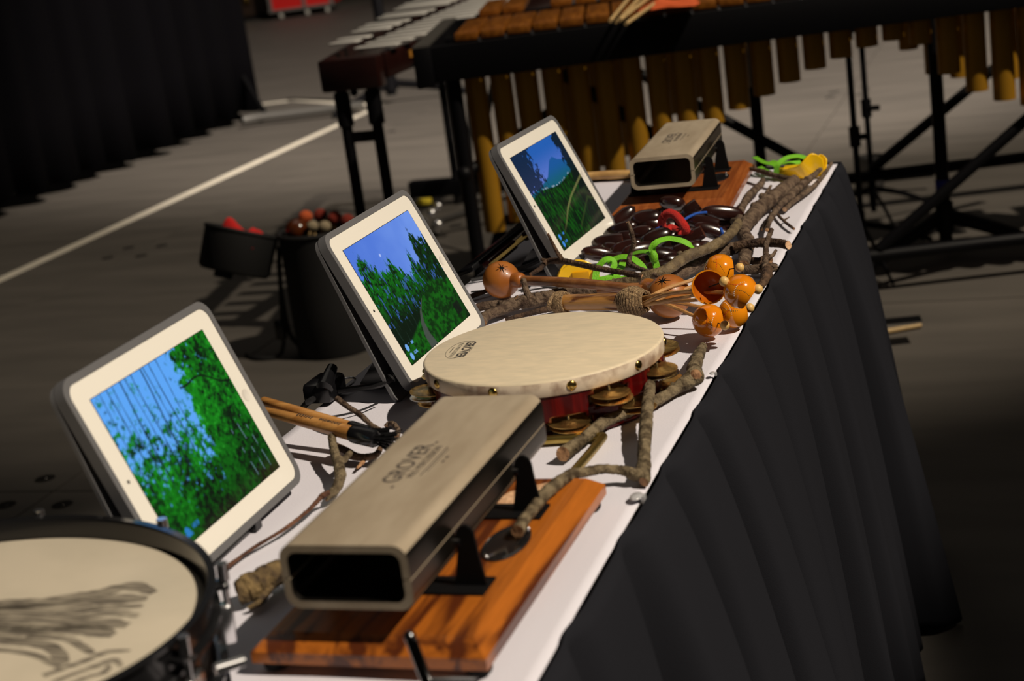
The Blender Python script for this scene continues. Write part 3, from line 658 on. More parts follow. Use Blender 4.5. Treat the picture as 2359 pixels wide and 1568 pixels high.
t1, s1 = tablet(-0.3499, 0.098, -0.0057, 0.3725, screen_birches, 'white tablet in a grey case, nearest the drum, showing leafy birches', 'screen showing birches against blue sky')
t2, s2 = tablet(-0.3311, 0.6001, 0.0044, 0.4235, screen_path, 'white tablet in a grey case, the middle one, showing a path by tall trees', 'screen showing a path beside tall trees')
t3, s3 = tablet(-0.2926, 1.1045, 0.0446, 0.4267, screen_mountain, 'white tablet in a grey case, farthest from the drum, showing a blue mountain', 'screen showing a blue mountain over a meadow')
for s, w in ((s1, 'nearest the drum'), (s2, 'the middle one'), (s3, 'farthest from the drum')): s['label'] = 'black wedge stand holding up the tablet, ' + w; s['group'] = 'tablet stands'
CABLE = mat('black_cable', (0.012, 0.012, 0.013), 0.4)
def cable(label, path, r, plug=None):
    t = thing('cable', label, 'cable', path[-1])
    obj('cord', G().tube(path, r, 8, sub=6), CABLE, t, True)
    if plug:
        a, b = (Vector(q) for q in plug); k = obj('plug', G().tube([a, b], 0.0055, 12), CABLE, t, True)
        for i in range(5): obj('strain_ring', G().tube([b.lerp(a, 0.05+0.2*i), b.lerp(a, 0.05+0.2*i)+(a-b).normalized()*0.002], 0.0066, 12), CABLE, k)
    return t
cable('black charging cable with a ribbed plug beside the middle tablet', [(-0.3417, 0.4834, 0.7680), (-0.3599, 0.4759, 0.7600), (-0.3930, 0.4889, 0.7520), (-0.4222, 0.4928, 0.7480), (-0.4423, 0.4824, 0.7460), (-0.4497, 0.4622, 0.7440), (-0.5268, 0.5894, 0.6900)], 0.0036, ((-0.3382, 0.4863, 0.7740), (-0.3488, 0.4765, 0.7650)))
cable('black cable trailing from the stand of the farthest tablet', [(-0.3353, 1.0128, 0.7600), (-0.3561, 1.0141, 0.7520), (-0.3808, 1.0181, 0.7460), (-0.4072, 0.9979, 0.7440), (-0.4326, 0.9858, 0.7430)], 0.0028, ((-0.3020, 0.9938, 0.7680), (-0.3210, 1.0019, 0.7620)))
for lab, pts in (('thin wire lying on the cloth in front of the wire brushes', [(-0.4148, 0.4197, 0.7420), (-0.3938, 0.4251, 0.7420), (-0.3744, 0.4404, 0.7420), (-0.3632, 0.4636, 0.7420)]),
                 ('thin wire lying on the cloth beside the left gourd maraca', [(-0.4117, 0.9246, 0.7420), (-0.3878, 0.9289, 0.7420), (-0.3569, 0.9408, 0.7420), (-0.3206, 0.9449, 0.7420)]),
                 ('thin wire lying on the cloth behind the long branch', [(-0.3349, 0.9104, 0.7420), (-0.3013, 0.9259, 0.7420), (-0.2587, 0.9221, 0.7420), (-0.2129, 0.9199, 0.7420)])):
    tag(rebase(obj('wire', G().tube(pts, 0.0012, 6, sub=5), CABLE)), lab, 'wire')
t = thing('spring_clamp', 'black clamp with a chrome ring on the back edge of the table', 'clamp', (-0.4556, 0.5344, 0.7400))
obj('jaw', G().box((-0.4390, 0.4933, 0.7520), (0.035, 0.05, 0.024), bev=0.006), BLACKG, t, True)
obj('lever', G().tube([(-0.4267, 0.4689, 0.7600), (-0.4271, 0.4977, 0.7750)], [0.010, 0.006], 10), BLACKG, t, True)
q = Vector((-0.4308, 0.5269, 0.7460)); obj('ring', G().tube([q+Vector((0.012*math.cos(k*math.pi/12), 0.020*math.sin(k*math.pi/12), 0)) for k in range(24)], 0.0013, 6, closed=True), CHROME, t, True)

# ------------------------------------------------------------------ metal resonator blocks on wooden bases
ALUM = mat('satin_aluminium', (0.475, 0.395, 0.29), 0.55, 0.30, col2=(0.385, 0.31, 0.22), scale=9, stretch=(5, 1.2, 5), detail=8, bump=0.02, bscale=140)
ALUM_SHADE = mat('shaded_aluminium', (0.20, 0.18, 0.155), 0.32, 1.0, var=0.2, scale=14, stretch=(6, 0.5, 6))  # darker copy of the aluminium: the tube sides' shade put into the colour
BASEW = wood_mat('padauk_base', (0.47, 0.135, 0.014), (0.10, 0.022, 0.005), axis=1, rough=0.34, coat=0.25, band=20, scale=8, thr=(0.40, 0.52))
BASEW2 = wood_mat('oak_base', (0.36, 0.105, 0.022), (0.26, 0.065, 0.012), axis=1, rough=0.36, coat=0.25, band=34, scale=10)
INK = mat('etched_print', (0.055, 0.045, 0.038), 0.7)
def percussion_block(loc, rz, basemat, label, w=0.1, l=0.32):
    t = thing('percussion_block', label, 'percussion block', loc, rz, 'metal percussion blocks on wooden bases')
    bw, bl, ch = 0.185, 0.322, 0.013
    g = G(); z0, zc, z1 = 0.008, 0.017, 0.028
    def rect(a, b, z): return [(-a, -b, z), (a, -b, z), (a, b, z), (-a, b, z)]
    v = rect(bw/2, bl/2, z0)+rect(bw/2, bl/2, zc)+rect(bw/2-ch, bl/2-ch, z1); f = [(3, 2, 1, 0), (8, 9, 10, 11)]
    for L in (0, 4): f += [(L+k, L+(k+1) % 4, L+4+(k+1) % 4, L+4+k) for k in range(4)]
    g.add(v, f); obj('base_board', g, basemat, t, smooth=False)
    for sx in (-1, 1):
        for sy in (-1, 1): obj('rubber_foot', G().lathe([(0.009, 0), (0.010, 0.002), (0.009, 0.009)], 14, M=Matrix.Translation((sx*(bw/2-0.012), sy*(bl/2-0.014), 0))), BLACK, t)
    # tube split along its sides into an upper and a lower shell
    zb, zt, wt, rr = 0.052, 0.1015, 0.0058, 0.011; H = zt-zb; zm = zb+H*0.47
    o = rrect(w, H, rr, 7, 0, (zb+zt)/2); i_ = rrect(w-2*wt, H-2*wt, rr-wt*0.6, 7, 0, (zb+zt)/2)
    R_ = frame_mat((-0.006, 0.002, 0), (1, 0, 0), (0, 0, 1), (0, -1, 0))
    n = len(o)
    def half(upper):
        idx = [k for k in range(n)]
        if upper: seq = list(range(0, 16)); 
        else: seq = list(range(16, 32))
        oo = [o[k] for k in seq]; ii = [i_[k] for k in seq]
        zc_ = zm+0.0006 if upper else zm-0.0006
        oo = [(w/2 if upper else -w/2, zc_)] + oo + [(-w/2 if upper else w/2, zc_)]
        ii = [((w/2-wt) if upper else -(w/2-wt), zc_)] + ii + [(-(w/2-wt) if upper else (w/2-wt), zc_)]
        g = G(); m_ = len(oo); v = [(x, y, z) for z in (-l/2, l/2) for L in (oo, ii) for x, y in L]; f = []
        for k in range(m_-1):
            j = k+1; f += [(k, j, 2*m_+j, 2*m_+k), (m_+j, m_+k, 3*m_+k, 3*m_+j), (2*m_+k, 2*m_+j, 3*m_+j, 3*m_+k), (j, k, m_+k, m_+j)]
        f += [(0, 2*m_, 3*m_, m_), (m_-1, 2*m_-1, 4*m_-1, 3*m_-1)]
        return g.add(v, f, 0, R_)
    us = obj('upper_shell', half(True), [ALUM, ALUM_SHADE], t); ls = obj('lower_shell', half(False), [ALUM, ALUM_SHADE], t)
    for q in (us, ls):                                  # darker, smoother metal paints shade on the sides and inside; satin top and ends
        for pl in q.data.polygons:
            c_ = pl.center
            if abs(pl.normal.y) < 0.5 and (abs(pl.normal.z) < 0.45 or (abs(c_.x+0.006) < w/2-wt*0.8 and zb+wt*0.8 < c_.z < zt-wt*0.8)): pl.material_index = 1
    obj('joint_strip', G().box((-0.006-w/2+wt/2, 0.10, zm), (wt*0.5, 0.09, 0.004)).box((-0.006+w/2-wt/2, 0.10, zm), (wt*0.5, 0.09, 0.004)), ALUM, t, smooth=False)
    TM = lambda x, y: Matrix.Translation((x, y, zt+0.0001)) @ Matrix.Rotation(math.pi/2, 4, 'Z')
    text('lettering', 'GROVER', 0.0215, INK, us, TM(-0.0165, 0.0), 0.0002)
    text('lettering', 'PRO PERCUSSION', 0.0085, INK, us, TM(-0.0035, 0.003))
    obj('print_mark', G().box((0.012, 0.012, zt+0.0001), (0.0022, 0.004, 0.0003)).box((0.012, 0.003, zt+0.0001), (0.0016, 0.005, 0.0003)).box((-0.010, 0.046, zt+0.0001), (0.002, 0.003, 0.0003)).box((-0.010, -0.050, zt+0.0001), (0.002, 0.004, 0.0003)), INK, us, smooth=False)
    obj('print_rule', G().box((0.004, 0.004, zt+0.0001), (0.0008, 0.062, 0.0003)).box((0.0065, 0.006, zt+0.0001), (0.0005, 0.05, 0.0003)), INK, us, smooth=False)
    # black angle brackets carrying the tube
    for sy in (-0.070, 0.072):
        b = obj('cradle_plate', G().box((-0.006, sy, z1+0.0012), (w+0.044, 0.030, 0.0024), bev=0.0006), BLACK, t)
        for sx in (-1, 1):
            prof = [(-0.006, 0.0), (0.0205, 0.0), (0.0170, 0.026), (0.0155, 0.044), (0.0135, 0.0485), (0.0095, 0.0512), (0.0055, 0.0505), (0.0020, 0.047), (0.0006, 0.042), (0.0006, 0.030)]
            if sx < 0: prof = [(-x, y) for x, y in reversed(prof)]
            obj('cradle_arm', G().prism(prof, -0.0016, 0.0016, M=frame_mat((-0.006+sx*w/2, sy, z1), (1, 0, 0), (0, 0, 1), (0, -1, 0))), BLACK, b, smooth=False)
            obj('cradle_bolt', G().tube([(-0.006+sx*(w/2-0.002), sy, z1+0.037), (-0.006+sx*(w/2+0.004), sy, z1+0.037)], 0.004, 10), BLACKG, b)
    pp = obj('pale_patch', G().prism([(0.004, 0.075), (0.020, 0.118), (0.060, 0.147), (0.066, 0.135), (0.040, 0.072), (0.034, 0.095)], z1-0.0005, z1+0.0004), CUTP, t, smooth=False) if basemat is BASEW else None
    k = obj('inlay_ring', G().lathe([(0.0, z1), (0.0265, z1), (0.0265, z1+0.0012), (0.024, z1+0.0018), (0.0225, z1+0.0006), (0.0, z1+0.0006)], 36, M=Matrix.Translation((bw/2-0.040, 0.010, 0)) @ Matrix.Diagonal((0.68, 1.32, 1.0, 1.0))), mat('inlay_black', (0.01, 0.01, 0.011), 0.12, coat=0.5), t)
    for a in (0.9, -2.0): obj('ring_stud', G().ball((bw/2-0.040+0.0167*math.cos(a), 0.010+0.0323*math.sin(a), z1+0.0018), 0.0018, seg=10, rings=6), CHROME, k)
    return t
percussion_block((-0.1222, 0.0205, T), -0.0118, BASEW, 'grey metal block on an orange wooden base, the near one beside the drum')
percussion_block((-0.2190, 1.4550, T), 0.0544, BASEW2, 'grey metal block on a wooden base, the far one beside the farthest tablet')

# ------------------------------------------------------------------ tambourine
TX, TYc, TR = -0.1621, 0.4593, 0.127
tam = thing('tambourine', 'tambourine with cream skin head, red wooden shell and brass tacks', 'tambourine', (TX, TYc, T))
SHELL = wood_mat('red_shell', (0.13, 0.004, 0.003), (0.06, 0.0015, 0.0015), axis=2, rough=0.3, coat=0.03, band=30)
slots = []                                               # (centre angle, half width, z centre)
for a in (-43, -7, 29, 65, 101, 137, 173, 209, 245): slots.append((math.radians(a), math.radians(11), 0.034))
for a in (-64, -28, 8, 44, 80, 116, 152, 188, 224, 260): slots.append((math.radians(a), math.radians(11), 0.013))
NS = 240; zl = [0.0, 0.0035, 0.0055, 0.008, 0.018, 0.0205, 0.0225, 0.0245, 0.0265, 0.029, 0.039, 0.0415, 0.0435, 0.048, 0.061]
def in_slot(a, z):
    for c, hw, zc in slots:
        d = abs((a-c+math.pi) % (2*math.pi)-math.pi); dz = abs(z-zc)
        if d < hw and dz < 0.0095:
            if d > hw-math.radians(2.6) and dz > 0.006: continue
            return True
    return False
v = []; f = []
for i in range(NS):
    a = 2*math.pi*i/NS
    for z in zl: v.append(((TR-0.002)*math.cos(a), (TR-0.002)*math.sin(a), z))
n = len(zl)
for i in range(NS):
    am = 2*math.pi*(i+0.5)/NS
    for j in range(n-1):
        if in_slot(am, (zl[j]+zl[j+1])/2): continue
        a, b = i*n+j, ((i+1) % NS)*n+j; f.append((a, b, b+1, a+1))
SHELL.node_tree.nodes['Principled BSDF'].inputs['Specular IOR Level'].default_value = 0.2
sh = obj('shell', G().add(v, f), SHELL, tam, angle=30); s = sh.modifiers.new('thickness', 'SOLIDIFY'); s.thickness = 0.007; s.offset = -1
SKIN = mat('calf_skin', (0.74, 0.62, 0.44), 0.55, col2=(0.60, 0.52, 0.38), scale=3.0, detail=8, lo=0.3, hi=0.8, stretch=(18, 60, 40), spec=0.3)
SKINB = mat('calf_skin_band', (0.62, 0.52, 0.40), 0.6, col2=(0.30, 0.21, 0.15), scale=45, lo=0.33, hi=0.55, spec=0.3)
hd = obj('skin_head', G().lathe([(0.0, 0.0618), (0.1245, 0.0618), (0.1262, 0.0612), (TR, 0.0598), (TR-0.004, 0.0592), (0.0, 0.0592)], 120, cap=False), SKIN, tam, angle=60)
obj('skin_band', G().lathe([(TR-0.0003, 0.0600), (TR+0.0004, 0.0592), (TR+0.0002, 0.0462), (TR-0.0006, 0.0452), (TR-0.0012, 0.0470), (TR-0.0012, 0.0600)], 120, cap=False), SKINB, tam, angle=50)
for k in range(10):
    a = math.radians(-25+36*k)
    obj('tack', G().ball((0, 0, 0), 0.0052, sc=(1, 1, 0.45), seg=16, rings=10, M=frame_mat(((TR+0.0004)*math.cos(a), (TR+0.0004)*math.sin(a), 0.0535), (-math.sin(a), math.cos(a), 0), (0, 0, 1), (math.cos(a), math.sin(a), 0))), BRASS, tam)
jm = [mesh('jingle', G().lathe([(0.0015, 0.0024), (0.006, 0.0024), (0.009, 0.0004), (0.019, -0.0002), (0.0212, 0.0008), (0.0212, 0.0002), (0.019, -0.0008), (0.009, -0.0002), (0.006, 0.0018), (0.0015, 0.0018)], 36, cap=False), q) for q in (BRONZE, SILVER)]
for si, (a, hw, zc) in enumerate(slots):
    rr = TR-0.006 + (0.004 if zc > 0.02 else 0.0)
    pin = obj('jingle_pin', G().tube([(rr*math.cos(a), rr*math.sin(a), zc-0.0105), (rr*math.cos(a), rr*math.sin(a), zc+0.0105)], 0.0011, 8), SILVER, tam)
    for k, (dz, mi) in enumerate(((0.0020, 0), (-0.0026, 1 if si in (1, 4, 7) else 0))):
        j = obj('jingle', jm[mi], None, tam)
        j.location = ((rr+0.001*k)*math.cos(a+0.012*k), (rr+0.001*k)*math.sin(a+0.012*k), zc+dz)
        j.rotation_euler = (math.radians(3*math.sin(si*2.1+k)) + (math.pi if k else 0), math.radians(3*math.cos(si*1.7)), si)
INKB = mat('head_print', (0.03, 0.028, 0.025), 0.7)
TQ = lambda dx, dy: Matrix.Translation((-0.252-TX+dx, 0.456-TYc+dy, 0.0619)) @ Matrix.Rotation(math.radians(-86), 4, 'Z')
text('lettering', 'GROVER', 0.0150, INKB, hd, TQ(0.0040, 0.0), 0.0004); text('lettering', 'PRO PERCUSSION', 0.0062, mat('head_print_light', (0.16, 0.15, 0.12), 0.7), hd, TQ(-0.0062, 0.0))
obj('print_rule', G().box((0, 0, 0), (0.018, 0.0009, 0.0002), M=TQ(-0.0115, 0.0)), INKB, hd, smooth=False)
oc = TQ(-0.0025, 0.0)
obj('logo_oval', G().tube([oc @ Vector((0.030*math.cos(k*math.pi/30), 0.0135*math.sin(k*math.pi/30), 0)) for k in range(60)], 0.00022, 5, closed=True), INKB, hd)

# ------------------------------------------------------------------ snare drum at the near left
dc = Vector((-0.386, -0.240, T+0.079)); DM = Matrix.Translation(dc) @ Vector((0, 0, 1)).rotation_difference(Vector((0.0488, 0.0118, 1)).normalized()).to_matrix().to_4x4()
dr = thing('snare_drum', 'black snare drum with a cream head in the near left corner', 'drum', M=DM @ Matrix.Translation((0, 0, -0.060)))
DH = 0.060
HEAD = mat('coated_head', (0.52, 0.46, 0.36), 0.6, col2=(0.46, 0.41, 0.32), scale=14, spec=0.3)
obj('shell', G().lathe([(0.172, 0.010), (0.172, DH-0.010), (0.166, DH-0.010), (0.166, 0.010)], 96, cap=False), mat('black_lacquer', (0.012, 0.008, 0.006), 0.15, coat=0.6), dr)
dh = obj('drum_head', G().lathe([(0.0, DH), (0.168, DH), (0.1735, DH-0.0015), (0.1775, DH-0.008), (0.172, DH-0.008), (0.0, DH-0.003)], 120, cap=False), HEAD, dr, angle=50)
HOOP = mat('black_hoop', (0.010, 0.010, 0.011), 0.18, 0.2, coat=0.3)
for nm, zs in (('hoop', 1), ('hoop', -1)):
    pr = [(0.176, -0.012), (0.184, -0.012), (0.184, -0.009), (0.1795, -0.008), (0.1795, 0.010), (0.1835, 0.012), (0.1835, 0.0145), (0.1775, 0.0145), (0.1765, 0.012), (0.1765, -0.010), (0.176, -0.012)]
    obj(nm, G().lathe([(r, (DH+z if zs > 0 else 0.0-z)) for r, z in pr], 120, cap=False), HOOP, dr)
for k in range(10):
    a = math.radians(33+36*k); ca, sa = math.cos(a), math.sin(a); LMt = frame_mat((0.181*ca, 0.181*sa, 0), (ca, sa, 0), (-sa, ca, 0), (0, 0, 1))
    lg = obj('lug', G().box((0.004, 0, DH/2), (0.014, 0.013, 0.030), bev=0.003, M=LMt), CHROME, dr)
    obj('tension_rod', G().tube([LMt @ Vector((0.0075, 0, DH/2)), LMt @ Vector((0.0075, 0, DH+0.006))], 0.0026, 10), CHROME, lg)
    obj('rod_head', G().tube([LMt @ Vector((0.0075, 0, DH+0.004)), LMt @ Vector((0.0075, 0, DH+0.0175))], 0.0042, 10), CHROME, lg)
    obj('hoop_ear', G().box((0.004, 0, DH+0.001), (0.013, 0.016, 0.004), bev=0.001, M=LMt), HOOP, lg)
k = obj('strainer', G().box((0.181, -0.0, DH/2-0.004), (0.014, 0.026, 0.034), bev=0.004), CHROME, dr)
obj('strainer_lever', G().tube([(0.195, 0.012, DH/2+0.012), (0.207, 0.03, DH/2+0.010)], 0.004, 10), CHROME, k)
# smudged black brush print and lettering on the head
SM = mat('head_smudge', (0.075, 0.062, 0.048), 0.75, col2=(0.33, 0.29, 0.22), scale=120, stretch=(0.25, 2.5, 1), lo=0.35, hi=0.62)
DI = DM.inverted(); rs = random.Random(5)
widths = [0.008, 0.0076, 0.0042, 0.0047, 0.008, 0.008, 0.0057, 0.003, 0.0034, 0.003, 0.0032, 0.0026]
DRUMPTS = [[(-0.4025, -0.1953, 0.8193), (-0.3547, -0.184, 0.8168), (-0.3194, -0.1647, 0.8149), (-0.2997, -0.1488, 0.8137), (-0.2752, -0.1569, 0.8126)], [(-0.3978, -0.2019, 0.8191), (-0.3427, -0.1911, 0.8163), (-0.3068, -0.1734, 0.8144), (-0.2752, -0.1664, 0.8127)], [(-0.3918, -0.2104, 0.8189), (-0.3331, -0.2004, 0.8159), (-0.3029, -0.1858, 0.8143), (-0.2719, -0.1782, 0.8127)], [(-0.3863, -0.2181, 0.8188), (-0.3256, -0.2064, 0.8157), (-0.2883, -0.1923, 0.8137), (-0.2665, -0.1936, 0.8126)], [(-0.3809, -0.2257, 0.8186), (-0.3219, -0.2176, 0.8156), (-0.2923, -0.2088, 0.8141), (-0.2664, -0.2086, 0.8128)], [(-0.3765, -0.2319, 0.8184), (-0.3211, -0.2242, 0.8156), (-0.293, -0.219, 0.8142), (-0.2688, -0.2236, 0.8131)], [(-0.3687, -0.2429, 0.8182), (-0.3267, -0.2423, 0.8161), (-0.3023, -0.2479, 0.815), (-0.2789, -0.2684, 0.8141)], [(-0.3602, -0.2549, 0.8179), (-0.3243, -0.2562, 0.8162), (-0.304, -0.2609, 0.8152), (-0.2784, -0.2745, 0.8142)], [(-0.332, -0.2344, 0.8163), (-0.3012, -0.2334, 0.8148), (-0.2811, -0.2436, 0.8139), (-0.2679, -0.2513, 0.8134)], [(-0.2848, -0.2851, 0.8146), (-0.2761, -0.2729, 0.814), (-0.2672, -0.2606, 0.8134), (-0.2597, -0.2482, 0.8129), (-0.2442, -0.2434, 0.8121)], [(-0.2731, -0.2929, 0.8141), (-0.2651, -0.2798, 0.8136), (-0.2562, -0.2676, 0.813), (-0.2483, -0.2578, 0.8125), (-0.2378, -0.2655, 0.8121)], [(-0.2615, -0.2958, 0.8136), (-0.2534, -0.2828, 0.813), (-0.2455, -0.2745, 0.8125), (-0.2479, -0.2639, 0.8125)]]
DPL = [[Vector(q) for q in D_] for D_ in DRUMPTS]
for pts, w in zip(DPL, widths):
    L = [DI @ p for p in pts]; P2, _ = smooth_path(L, [0]*len(L), 6); g = G(); v = []; f = []
    for i, p in enumerate(P2):
        tdir = (P2[min(i+1, len(P2)-1)]-P2[max(i-1, 0)]).normalized(); nn = Vector((-tdir.y, tdir.x, 0)); e = min(1.0, 0.35+2.5*(1-i/len(P2)))
        ww = w*e*rs.uniform(0.85, 1.15)
        v += [Vector((p.x, p.y, 0.00012))-nn*ww, Vector((p.x, p.y, 0.00012))+nn*ww]
    f = [(2*i, 2*i+2, 2*i+3, 2*i+1) for i in range(len(P2)-1)]
    q = obj('brush_print', G().add(v, f), SM, dh, smooth=False); q.location = (0, 0, DH)
# stand under the drum
STC = mat('stand_chrome', (0.6, 0.6, 0.62), 0.2, 1.0)
st = thing('drum_stand', 'chrome stand carrying the snare drum beside the table end', 'stand', (dc.x, dc.y, 0))
obj('pole', G().tube([(dc.x, dc.y, 0.10), (dc.x, dc.y, T-0.06)], 0.013, 12), STC, st, True)
for a in (350, 240, 130):
    d = Vector((math.cos(math.radians(a)), math.sin(math.radians(a)), 0)); c0 = Vector((dc.x, dc.y, T-0.06))
    tilt = -(0.0488*d.x+0.0118*d.y)*0.175
    obj('basket_arm', G().tube([c0, c0+d*0.10+Vector((0, 0, 0.012)), c0+d*0.19+Vector((0, 0, 0.030+tilt)), c0+d*0.205+Vector((0, 0, 0.050+tilt))], 0.006, 10, sub=3), STC, st, True)
    c1 = Vector((dc.x, dc.y, 0.35)); d2 = Vector((math.cos(math.radians(a-60)), math.sin(math.radians(a-60)), 0))
    obj('leg', G().tube([c1, c1+d2*0.28-Vector((0, 0, 0.338))], 0.008, 10), STC, st, True)
# chrome rod of another stand just in front of the near block
t = thing('stand_rod', 'slim dark chrome stand rod with wing nut in front of the near block base', 'stand', (-0.079, -0.232, 0))
ra, rb = Vector((-0.0624, -0.1922, 0.8000)), Vector((-0.0556, -0.1884, 0.7580)); ra, rb = ra + (rb-ra)*0.0, rb
DCH = mat('dark_chrome', (0.22, 0.22, 0.22), 0.15, 1.0)
RP = Vector((-0.0597, -0.1815, 0.7620))
obj('rod', G().tube([ra, rb], 0.0042, 12), DCH, t, True); obj('rod_tip', G().ball(ra, 0.0044), DCH, t, True)
obj('pole', G().tube([(rb.x, rb.y, 0.02), rb], 0.008, 12), STC, t, True)
for k in range(3):
    a = 4.0+0.9*k; obj('leg', G().tube([(rb.x, rb.y, 0.22), (rb.x+0.2*math.cos(a), rb.y+0.2*math.sin(a), 0.01)], 0.006, 8), STC, t, True)
obj('wing_nut', G().box(rb+Vector((0.018, 0.0, 0.006)), (0.034, 0.006, 0.009), bev=0.002), CHROME, t, True)

# ------------------------------------------------------------------ wire brushes with wooden handles
BRW = wood_mat('brush_wood', (0.62, 0.31, 0.09), (0.45, 0.20, 0.05), axis=0, rough=0.35, coat=0.3, band=40)
def brush(label, a, b, r0, r1, e1, e2, letters):
    a, b, e1, e2 = Vector(a), Vector(b), Vector(e1), Vector(e2); t = thing('wire_brush', label, 'brush', a, group='wooden-handled brushes')
    k = obj('handle', G().tube([a, a.lerp(b, 0.02), a.lerp(b, 0.5), b], [r0*0.7, r0, (r0+r1)/2*1.02, r1], 16), BRW, t, True)
    obj('ferrule', G().tube([b, b.lerp(e1, 0.12), b.lerp(e1, 0.9), e1], [r1*1.08, r1*1.2, r1*1.15, r1*0.95], 16), BLACKG, t, True)
    g = G(); rs = random.Random(3); dirn = (e2-e1)
    for q in range(40):
        o = Vector((rs.uniform(-1, 1), rs.uniform(-1, 1), rs.uniform(-1, 1)))*r1*0.7
        g.tube([e1+o*0.8, e1.lerp(e2, 0.5)+o*1.2, e2+o*1.9], 0.0007, 4)
    w = obj('bristles', g, BLACK, t, True); w['kind'] = 'stuff'
    if letters:
        d = (b-a).normalized(); side = Vector((0.72, -0.38, 0.72)); side = (side-d*side.dot(d)).normalized()
        for body, fr, sz in (('Innovative', 0.78, 0.0074),):
            o = bpy.data.objects.new('lettering', text_mesh('lettering', body, sz, INKB)); COL.objects.link(o); o.parent = k
            rr = r0+(r1-r0)*fr; o.matrix_basis = frame_mat(a.lerp(b, fr)+side*(rr+0.0004), -d, side.cross(-d), side)
        for q in range(7): obj('print_mark', G().box((0, 0, 0), (0.0013, 0.0030 if q % 2 else 0.0042, 0.0003), M=frame_mat(a.lerp(b, 0.44+0.024*q)+side*(r0+(r1-r0)*0.5+0.0005), -d, side.cross(-d), side)), INKB, k, smooth=False)
brush('wooden-handled wire brush with printed handle between the near tablet and block', (-0.4400, 0.3408, 0.7800), (-0.3153, 0.2901, 0.7700), 0.0046, 0.0078, (-0.2859, 0.2819, 0.7660), (-0.2704, 0.2844, 0.7620), True)
brush('plain wooden-handled brush lying behind the printed one', (-0.4466, 0.3601, 0.7840), (-0.3306, 0.3191, 0.7670), 0.0048, 0.0056, (-0.3059, 0.3093, 0.7640), (-0.2870, 0.3077, 0.7600), False)

# ------------------------------------------------------------------ triangle
c0 = Vector((-0.0703, 0.3360, 0.7445)); d1 = (Vector((-0.1273, 0.3273, 0.7445))-c0).normalized(); d2 = (Vector((-0.0759, 0.2474, 0.7445))-c0).normalized()
L1 = 0.15; pA = c0+d1*L1; pB = c0+d2*L1
pts = [pA+(pB-pA)*0.10, pA+(pB-pA)*0.05, pA-d1*0.012, c0+d1*0.013, c0+d1*0.004+d2*0.004, c0+d2*0.013, pB-d2*0.012, pB+(pA-pB)*0.06, pB+(pA-pB)*0.80]
g = G().tube(pts, 0.0046, 12, sub=6)
tag(rebase(obj('triangle', g, mat('dull_brass', (0.50, 0.37, 0.11), 0.35, 1.0, var=0.25, scale=40))), 'brass triangle lying on the cloth between the tambourine and the near block', 'triangle')

# ------------------------------------------------------------------ branches
def branch(label, stem, rad, twigs=(), m=BARK, cut=CUT, jit=0.10, seg=14, knots=(), name='branch', cat='branch', group='branches on the table', sub=10):
    def build(P_, r_, s=seg, su=sub):
        if not hasattr(r_, '__len__'): r_ = [r_]*len(P_)
        Q, R_ = smooth_path([Vector(q) for q in P_], list(r_), su)
        L_ = len(Q); R_ = [r*(1+jit*math.sin(0.37*i+len(P_)*1.3)*0.3+random.uniform(-jit, jit)*0.12) for i, r in enumerate(R_)]
        Q = [q+Vector((random.uniform(-1, 1), random.uniform(-1, 1), random.uniform(-1, 1)))*r*0.05 for q, r in zip(Q, R_)]
        g = G().tube(Q, R_, s, 0, 1, jit=0.045+jit*0.12)
        for i in range(4, L_-3, 9):                                     # bud scars and ridges
            if random.random() < 0.55:
                a = random.uniform(0, 6.28); rr = R_[i]; g.ball(Q[i]+Vector((math.cos(a), math.sin(a), abs(math.sin(a*1.7))))*rr*0.62, rr*random.uniform(0.45, 0.65), 0, 8, 6)
        return g
    g = build(stem, rad)
    for q, r in knots:
        g.ball(q, r, 0, 12, 8, sc=(1, 1.15, 0.9))
        b = len(g.v); g.ball(Vector(q)+Vector((0.35, -0.75, 0.45)).normalized()*r*0.55, r*0.66, 1, 10, 6)
    o = obj(name, g, [m, cut], angle=60)
    for P_, r_ in twigs: obj('twig', build(P_, r_, 8, 5), [m, cut], o, angle=60)
    tag(rebase(o), label, cat, group); return o
branch('grey branch lying along the tambourine, with a broken knob at its far end', [(-0.0954, 0.2766, 0.7490), (-0.0855, 0.3116, 0.7500), (-0.0760, 0.3607, 0.7500), (-0.0578, 0.3950, 0.7490), (-0.0386, 0.4264, 0.7480), (-0.0241, 0.4628, 0.7490), (-0.0130, 0.4909, 0.7510), (-0.0196, 0.5325, 0.7500), (-0.0241, 0.5803, 0.7480), (-0.0274, 0.6188, 0.7460)],
       [0.0072, 0.0056, 0.0062, 0.0056, 0.0058, 0.0062, 0.0092, 0.0074, 0.0068, 0.0036], m=BARKG, knots=[((-0.0104, 0.4877, 0.7520), 0.0105)])
branch('bent branch, one arm resting on the near wooden base, elbow at the table edge', [(-0.0478, 0.4500, 0.7660), (-0.0345, 0.3840, 0.7660), (-0.0265, 0.3369, 0.7610), (-0.0133, 0.2668, 0.7530), (-0.0073, 0.2356, 0.7490), (-0.0103, 0.2210, 0.7490), (-0.0213, 0.2218, 0.7530), (-0.0374, 0.2116, 0.7590), (-0.0503, 0.1887, 0.7650), (-0.0563, 0.1718, 0.7690), (-0.0602, 0.1192, 0.7760), (-0.0603, 0.0829, 0.7775), (-0.0608, 0.0531, 0.7780), (-0.0598, 0.0329, 0.7770)],
       [0.0056, 0.0060, 0.0064, 0.0064, 0.0066, 0.0060, 0.0046, 0.0043, 0.0046, 0.0055, 0.0060, 0.0050, 0.0048, 0.0056], m=BARKG, twigs=[([(-0.0073, 0.2356, 0.7490), (-0.0027, 0.2215, 0.7470), (-0.0020, 0.2141, 0.7450)], [0.0062, 0.0056, 0.0048])])
